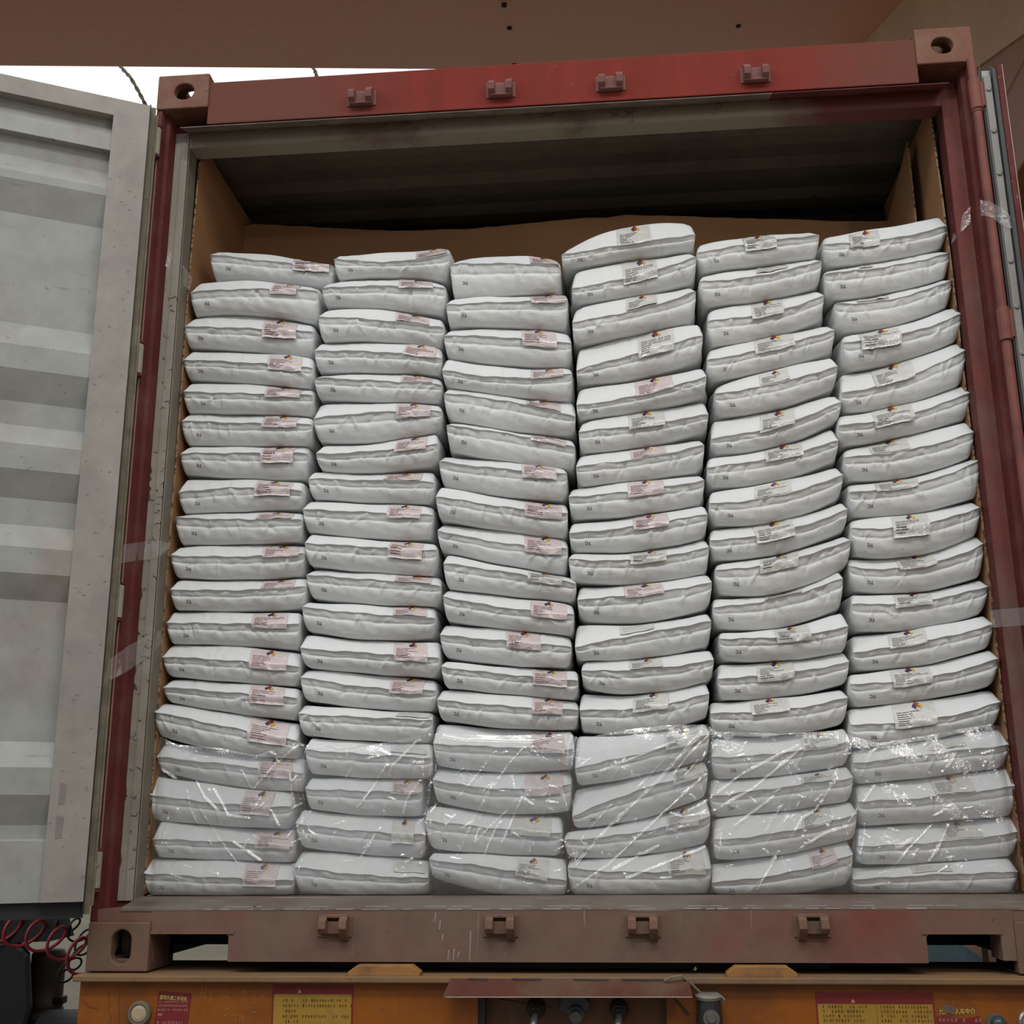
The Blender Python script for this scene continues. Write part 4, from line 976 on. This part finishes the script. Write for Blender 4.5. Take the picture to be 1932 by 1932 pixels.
    if not faint:
        dm = MB(); ac, bc, da, db = R.uniform(.5, .6), .16, .125, .115; shr = -.05 if ci >= 3 else .03
        def dia(ca, cb, m):
            pa = [(ca - da * .5, cb), (ca, cb - db), (ca + da * .5, cb), (ca, cb + db)]
            pa = [(p - (q_ - bc) * shr * 6 * .5, q_) for p, q_ in pa]
            xs_, ys_, zs_ = lsurf([p for p, _ in pa], [q_ for _, q_ in pa], .0022)
            dm.add([(xs_[k], ys_[k], zs_[k]) for k in range(4)], [(0, 1, 2, 3)], m)
        dia(ac - da * .55, bc, 0); dia(ac, bc - db * 1.02, 1); dia(ac + da * .55, bc, 2); dia(ac, bc + db * 1.02, 3)
        dia(ac, bc, 1 if R.random() < .6 else 0)
        o = bpy.data.objects.new('hazard_diamond', dm.mesh('hazard_diamond', [M_DB, M_DR, M_DY, M_DW])); COL.objects.link(o); o.parent = st
    # printed letters, upside down, low on the left
    ut, rt = np.array([R.uniform(.125, .15)]), np.array([-.62])
    xx, yy_, zz = surf(ut, rt); x2, _, z2 = surf(ut + .05, rt); x3, y3, z3 = surf(ut, rt + .12)
    rot = math.atan2(float(z2[0] - z[0, 0] if False else z2[0] - zz[0]), float(x2[0] - xx[0])); tilt = math.atan2(float(y3[0] - yy_[0]), float(z3[0] - zz[0]))
    LX = Vector((math.cos(rot), 0, math.sin(rot))); LZ = Vector((0, math.sin(tilt), math.cos(tilt)))
    LP = Vector((float(xx[0]), float(yy_[0]), float(zz[0]))) + LX * .010 + LZ * .0045 + Vector((0, -.0026, 0))
    o = link(bpy.data.objects.new('printed_letters', TC_ME))
    o.matrix_local = Matrix.Translation(LP - base) @ Matrix.Rotation(-rot, 4, 'Y') @ Matrix.Rotation(-tilt, 4, 'X') @ Matrix.Rotation(math.pi, 4, 'Y') @ FACE
    return root, surf, base

roots = []
for ci, col in enumerate(SACKS):
    for ki, d in enumerate(col): roots.append((ci, ki) + make_sack(ci, ki, d, len(col)))
# blue printing on the back of two top sacks
for ci, ki, u0, u1, yd in ((1, 0, .5, .93, .045), (3, 0, .72, .93, .06)):
    root, surf, base = [(r, s, b) for c, k, r, s, b in roots if (c, k) == (ci, ki)][0]
    us_ = np.linspace(u0, u1, 12); x, y, z = surf(us_, np.full(12, 1.0))
    mb = MB().grid([[(x[k] - base.x, y[k] + a - base.y, z[k] + b - base.z) for k in range(12)] for a, b in ((.002, .001), (yd * .5, .006), (yd, .003))])
    o = bpy.data.objects.new('printed_panel', mb.mesh('printed_panel', M_BLUEPR, True)); COL.objects.link(o); o.parent = root

# ------------------------------------------------------------------ clear plastic film over the lowest sacks
def make_film(name, milk, gloss_rough, base):
    M = bpy.data.materials.new(name); M.use_nodes = True; t = M.node_tree; n = t.nodes
    n.remove(n['Principled BSDF']); out = n['Material Output']
    tr = n.new('ShaderNodeBsdfTransparent'); tr.inputs[0].default_value = (.985, .985, .985, 1)
    gl = n.new('ShaderNodeBsdfGlossy'); gl.inputs['Roughness'].default_value = gloss_rough; gl.inputs[0].default_value = (1, 1, 1, 1)
    df = n.new('ShaderNodeBsdfDiffuse'); df.inputs[0].default_value = (.8, .8, .8, 1)
    lw = n.new('ShaderNodeLayerWeight'); pw = n.new('ShaderNodeMath'); pw.operation = 'POWER'; pw.inputs[1].default_value = 4.0
    t.links.new(lw.outputs['Facing'], pw.inputs[0])
    co = n.new('ShaderNodeTexCoord'); nz = n.new('ShaderNodeTexNoise'); nz.inputs['Scale'].default_value = 55; nz.inputs['Detail'].default_value = 3; nz.inputs['Distortion'].default_value = 1.5
    t.links.new(co.outputs['Object'], nz.inputs['Vector'])
    bp = n.new('ShaderNodeBump'); bp.inputs['Strength'].default_value = .35; bp.inputs['Distance'].default_value = .004
    t.links.new(nz.outputs['Fac'], bp.inputs['Height'])
    for s in (gl, lw): t.links.new(bp.outputs[0], s.inputs['Normal'])
    mr = n.new('ShaderNodeMapRange'); mr.inputs['To Min'].default_value = base; mr.inputs['To Max'].default_value = .9
    t.links.new(pw.outputs[0], mr.inputs['Value'])
    m1 = n.new('ShaderNodeMixShader'); t.links.new(mr.outputs[0], m1.inputs[0]); t.links.new(tr.outputs[0], m1.inputs[1]); t.links.new(gl.outputs[0], m1.inputs[2])
    m2 = n.new('ShaderNodeMixShader'); m2.inputs[0].default_value = milk; t.links.new(m1.outputs[0], m2.inputs[1]); t.links.new(df.outputs[0], m2.inputs[2])
    t.links.new(m2.outputs[0], out.inputs[0])
    return M
M_FILM = make_film('clear_film', .055, .08, .15)
M_TAPE = make_film('clear_tape', .085, .12, .05)

YF = .112
RF = random.Random(12)
top = [(255, 1432), (272, 1395), (300, 1388), (330, 1404), (420, 1412), (480, 1425), (560, 1400), (590, 1408), (700, 1405), (740, 1398), (812, 1383), (940, 1388), (1075, 1385), (1095, 1393), (1200, 1374), (1260, 1368), (1335, 1366), (1350, 1380), (1470, 1384), (1590, 1378), (1612, 1390), (1660, 1402), (1800, 1378), (1870, 1366), (1905, 1372), (1935, 1400)]
tx = np.array([at(x, y, YF).x for x, y in top]); tz = np.array([at(x, y, YF).z for x, y in top])
XA, XB = -1.122, 1.122
NXF, NZF = 760, 170
xs = np.linspace(XA, XB, NXF); v = np.linspace(0, 1, NZF)
X, Vv = np.meshgrid(xs, v)
ZT = np.interp(X, tx, tz); Zb = .1765
Z = Zb + (ZT - Zb) * Vv
Yv = np.full_like(X, YF)
for gx in (562, 818, 1078, 1343, 1612):                # tucked between the stacks
    g = at(gx, 1540, YF).x
    Yv += .014 * np.exp(-((X - g - .012 * np.sin(Z * 22)) / .012) ** 2)
Yv += .0035 * np.sin(X * 9 + Z * 21) * np.sin(Z * 30 + X * 5) + .0012 * np.sin(X * 60 + Z * 45)
Yv += .02 * np.exp(-((X - XA) / .012) ** 2) + .02 * np.exp(-((X - XB) / .012) ** 2)
Yv += .010 * (1 - Vv) ** 14 + .006 * Vv ** 20
def crease(pts, amp, sg):
    global Yv
    W3 = [at(x, y, YF) for x, y in pts]
    best = np.full_like(X, 9.0)
    for a, b in zip(W3[:-1], W3[1:]):
        ax, az, bx, bz = a.x, a.z, b.x, b.z; L2 = (bx - ax) ** 2 + (bz - az) ** 2
        t = np.clip(((X - ax) * (bx - ax) + (Z - az) * (bz - az)) / L2, 0, 1)
        best = np.minimum(best, np.hypot(X - ax - t * (bx - ax), Z - az - t * (bz - az)))
    Yv = Yv - amp * np.exp(-(best / sg) ** 2)
CREASES = [[(565, 1405), (520, 1445), (480, 1490)], [(370, 1476), (385, 1505), (410, 1530)], [(402, 1490), (415, 1512), (430, 1540), (470, 1545)], [(335, 1528), (312, 1580), (292, 1632)], [(316, 1545), (303, 1605)],
 [(790, 1398), (742, 1446), (728, 1500), (727, 1545)], [(793, 1474), (770, 1508), (755, 1572)], [(717, 1564), (700, 1592), (682, 1622)], [(813, 1478), (806, 1545), (800, 1612)], [(944, 1552), (925, 1590), (910, 1634)],
 [(905, 1565), (885, 1632)], [(930, 1480), (905, 1550)], [(985, 1510), (950, 1590)], [(1135, 1456), (1200, 1430), (1270, 1402)], [(1325, 1384), (1240, 1478), (1140, 1572), (1075, 1648)], [(1332, 1462), (1215, 1570), (1150, 1632), (1072, 1684)],
 [(1512, 1414), (1420, 1490), (1340, 1535), (1285, 1542), (1265, 1535)], [(1505, 1408), (1400, 1462), (1330, 1516), (1290, 1535)], [(1462, 1503), (1420, 1535), (1385, 1560)], [(1576, 1474), (1540, 1530), (1515, 1545), (1490, 1588)],
 [(1650, 1485), (1630, 1515), (1603, 1552)], [(1790, 1558), (1775, 1595), (1755, 1625)], [(1342, 1384), (1300, 1425), (1272, 1462)], [(1242, 1598), (1200, 1620), (1158, 1642)], [(812, 1388), (870, 1398), (1000, 1402), (1066, 1390)],
 [(1600, 1560), (1560, 1572), (1510, 1602)], [(1465, 1620), (1430, 1680)], [(1897, 1470), (1910, 1530)], [(1830, 1420), (1855, 1450)], [(300, 1450), (330, 1470)], [(280, 1440), (300, 1400)], [(440, 1590), (490, 1625)],
 [(1645, 1420), (1625, 1465)], [(1700, 1600), (1720, 1585)], [(510, 1530), (525, 1560)], [(1180, 1660), (1330, 1600)], [(600, 1400), (640, 1412), (700, 1402)]]
for k, c in enumerate(CREASES): crease(c, RF.uniform(.0045, .0065), RF.uniform(.0024, .0038))
for k in range(230):                                    # short crumples
    x0 = RF.uniform(285, 1900); y0 = RF.uniform(1400, 1670); an = RF.uniform(0, math.pi); l = RF.uniform(6, 24)
    crease([(x0, y0), (x0 + math.cos(an) * l, y0 + math.sin(an) * l)], RF.uniform(.0016, .0042), RF.uniform(.0016, .003))
for k in range(34):                                     # long slanting pulls
    x0 = RF.uniform(300, 1880); y0 = RF.uniform(1400, 1560); l = RF.uniform(40, 130); sl2 = RF.uniform(-1.1, .15) if x0 > 500 else RF.uniform(-.3, .7)
    crease([(x0, y0), (x0 + sl2 * l * .5 + RF.uniform(-6, 6), y0 + l * .5), (x0 + sl2 * l, y0 + l)], RF.uniform(.0022, .0046), RF.uniform(.0016, .0028))
for k in range(26):                                     # fine pulled lines over the middle stack
    x0 = RF.uniform(880, 1050); y0 = RF.uniform(1400, 1600); l = RF.uniform(30, 90)
    crease([(x0, y0), (x0 - l * .38, y0 + l)], RF.uniform(.0008, .0018), .0016)
Vt = np.stack([X, Yv, Z], -1).reshape(-1, 3)
j, i = np.meshgrid(np.arange(NZF - 1), np.arange(NXF - 1), indexing='ij')
Fq = np.stack([j * NXF + i, j * NXF + i + 1, (j + 1) * NXF + i + 1, (j + 1) * NXF + i], -1).reshape(-1, 4)
fm = bpy.data.meshes.new('plastic_film'); fm.from_pydata(Vt.tolist(), [], Fq.tolist()); fm.materials.append(M_FILM)
fm.polygons.foreach_set('use_smooth', [True] * len(fm.polygons)); fm.update()
film = bpy.data.objects.new('plastic_film', fm); COL.objects.link(film)
tag(film, 'crumpled clear plastic film draped over the four lowest layers of sacks', 'film')

def tape(topl, botl, label, name='packing_tape'):
    n = 10; rows = []
    def smooth(L):
        P3 = [at(*p) for p in L]; out = []
        for k in range(len(P3) - 1):
            for t in range(5): out.append(P3[k].lerp(P3[k + 1], t / 5))
        out.append(P3[-1]); return out
    A, Bq = smooth(topl), smooth(botl)
    m = min(len(A), len(Bq)); r = random.Random(len(label)); rows = []
    for j in range(6): rows.append([A[k].lerp(Bq[k], j / 5) + Vector((0, -.001 - r.uniform(0, .0022), 0)) for k in range(m)])
    return tag(MB().grid(rows).build(name, M_TAPE, smooth=True), label, 'tape', 'clear packing tape scraps')
tape([(211, 1034, -.05), (237, 1027, -.02), (275, 1022, .070), (303, 1020, .075), (322, 1026, .125)], [(211, 1069, -.05), (233, 1062, -.02), (270, 1057, .070), (300, 1052, .075), (311, 1047, .125)], 'clear tape stretched across the cream jamb at mid height')
tape([(205, 1246, -.05), (238, 1222, -.02), (262, 1208, .070), (285, 1198, .075), (304, 1188, .125)], [(196, 1290, -.05), (236, 1270, -.02), (256, 1256, .070), (283, 1236, .075), (305, 1215, .125)], 'clear tape scrap slanting across the cream jamb, below the first')
tape([(318, 470, .073), (345, 500, .10), (364, 526, .13)], [(312, 502, .073), (340, 532, .10), (358, 549, .13)], 'clear tape scrap high on the cream jamb near the second sack')
tape([(1800, 432, .115), (1816, 406, .075), (1830, 390, .070)], [(1794, 462, .115), (1812, 440, .075), (1831, 420, .070)], 'torn clear tape on the red jamb beside the topmost right sack')
tape([(1848, 378, -.022), (1864, 380, -.026), (1888, 392, -.034), (1906, 408, -.042)], [(1850, 408, -.022), (1868, 409, -.026), (1889, 424, -.034), (1908, 432, -.042)], 'clear tape scrap stuck across the riveted door edge')
tape([(1868, 1152, .125), (1885, 1150, .075), (1932, 1146, -.004)], [(1868, 1185, .125), (1888, 1183, .075), (1932, 1180, -.004)], 'clear tape across the red jamb at mid height')
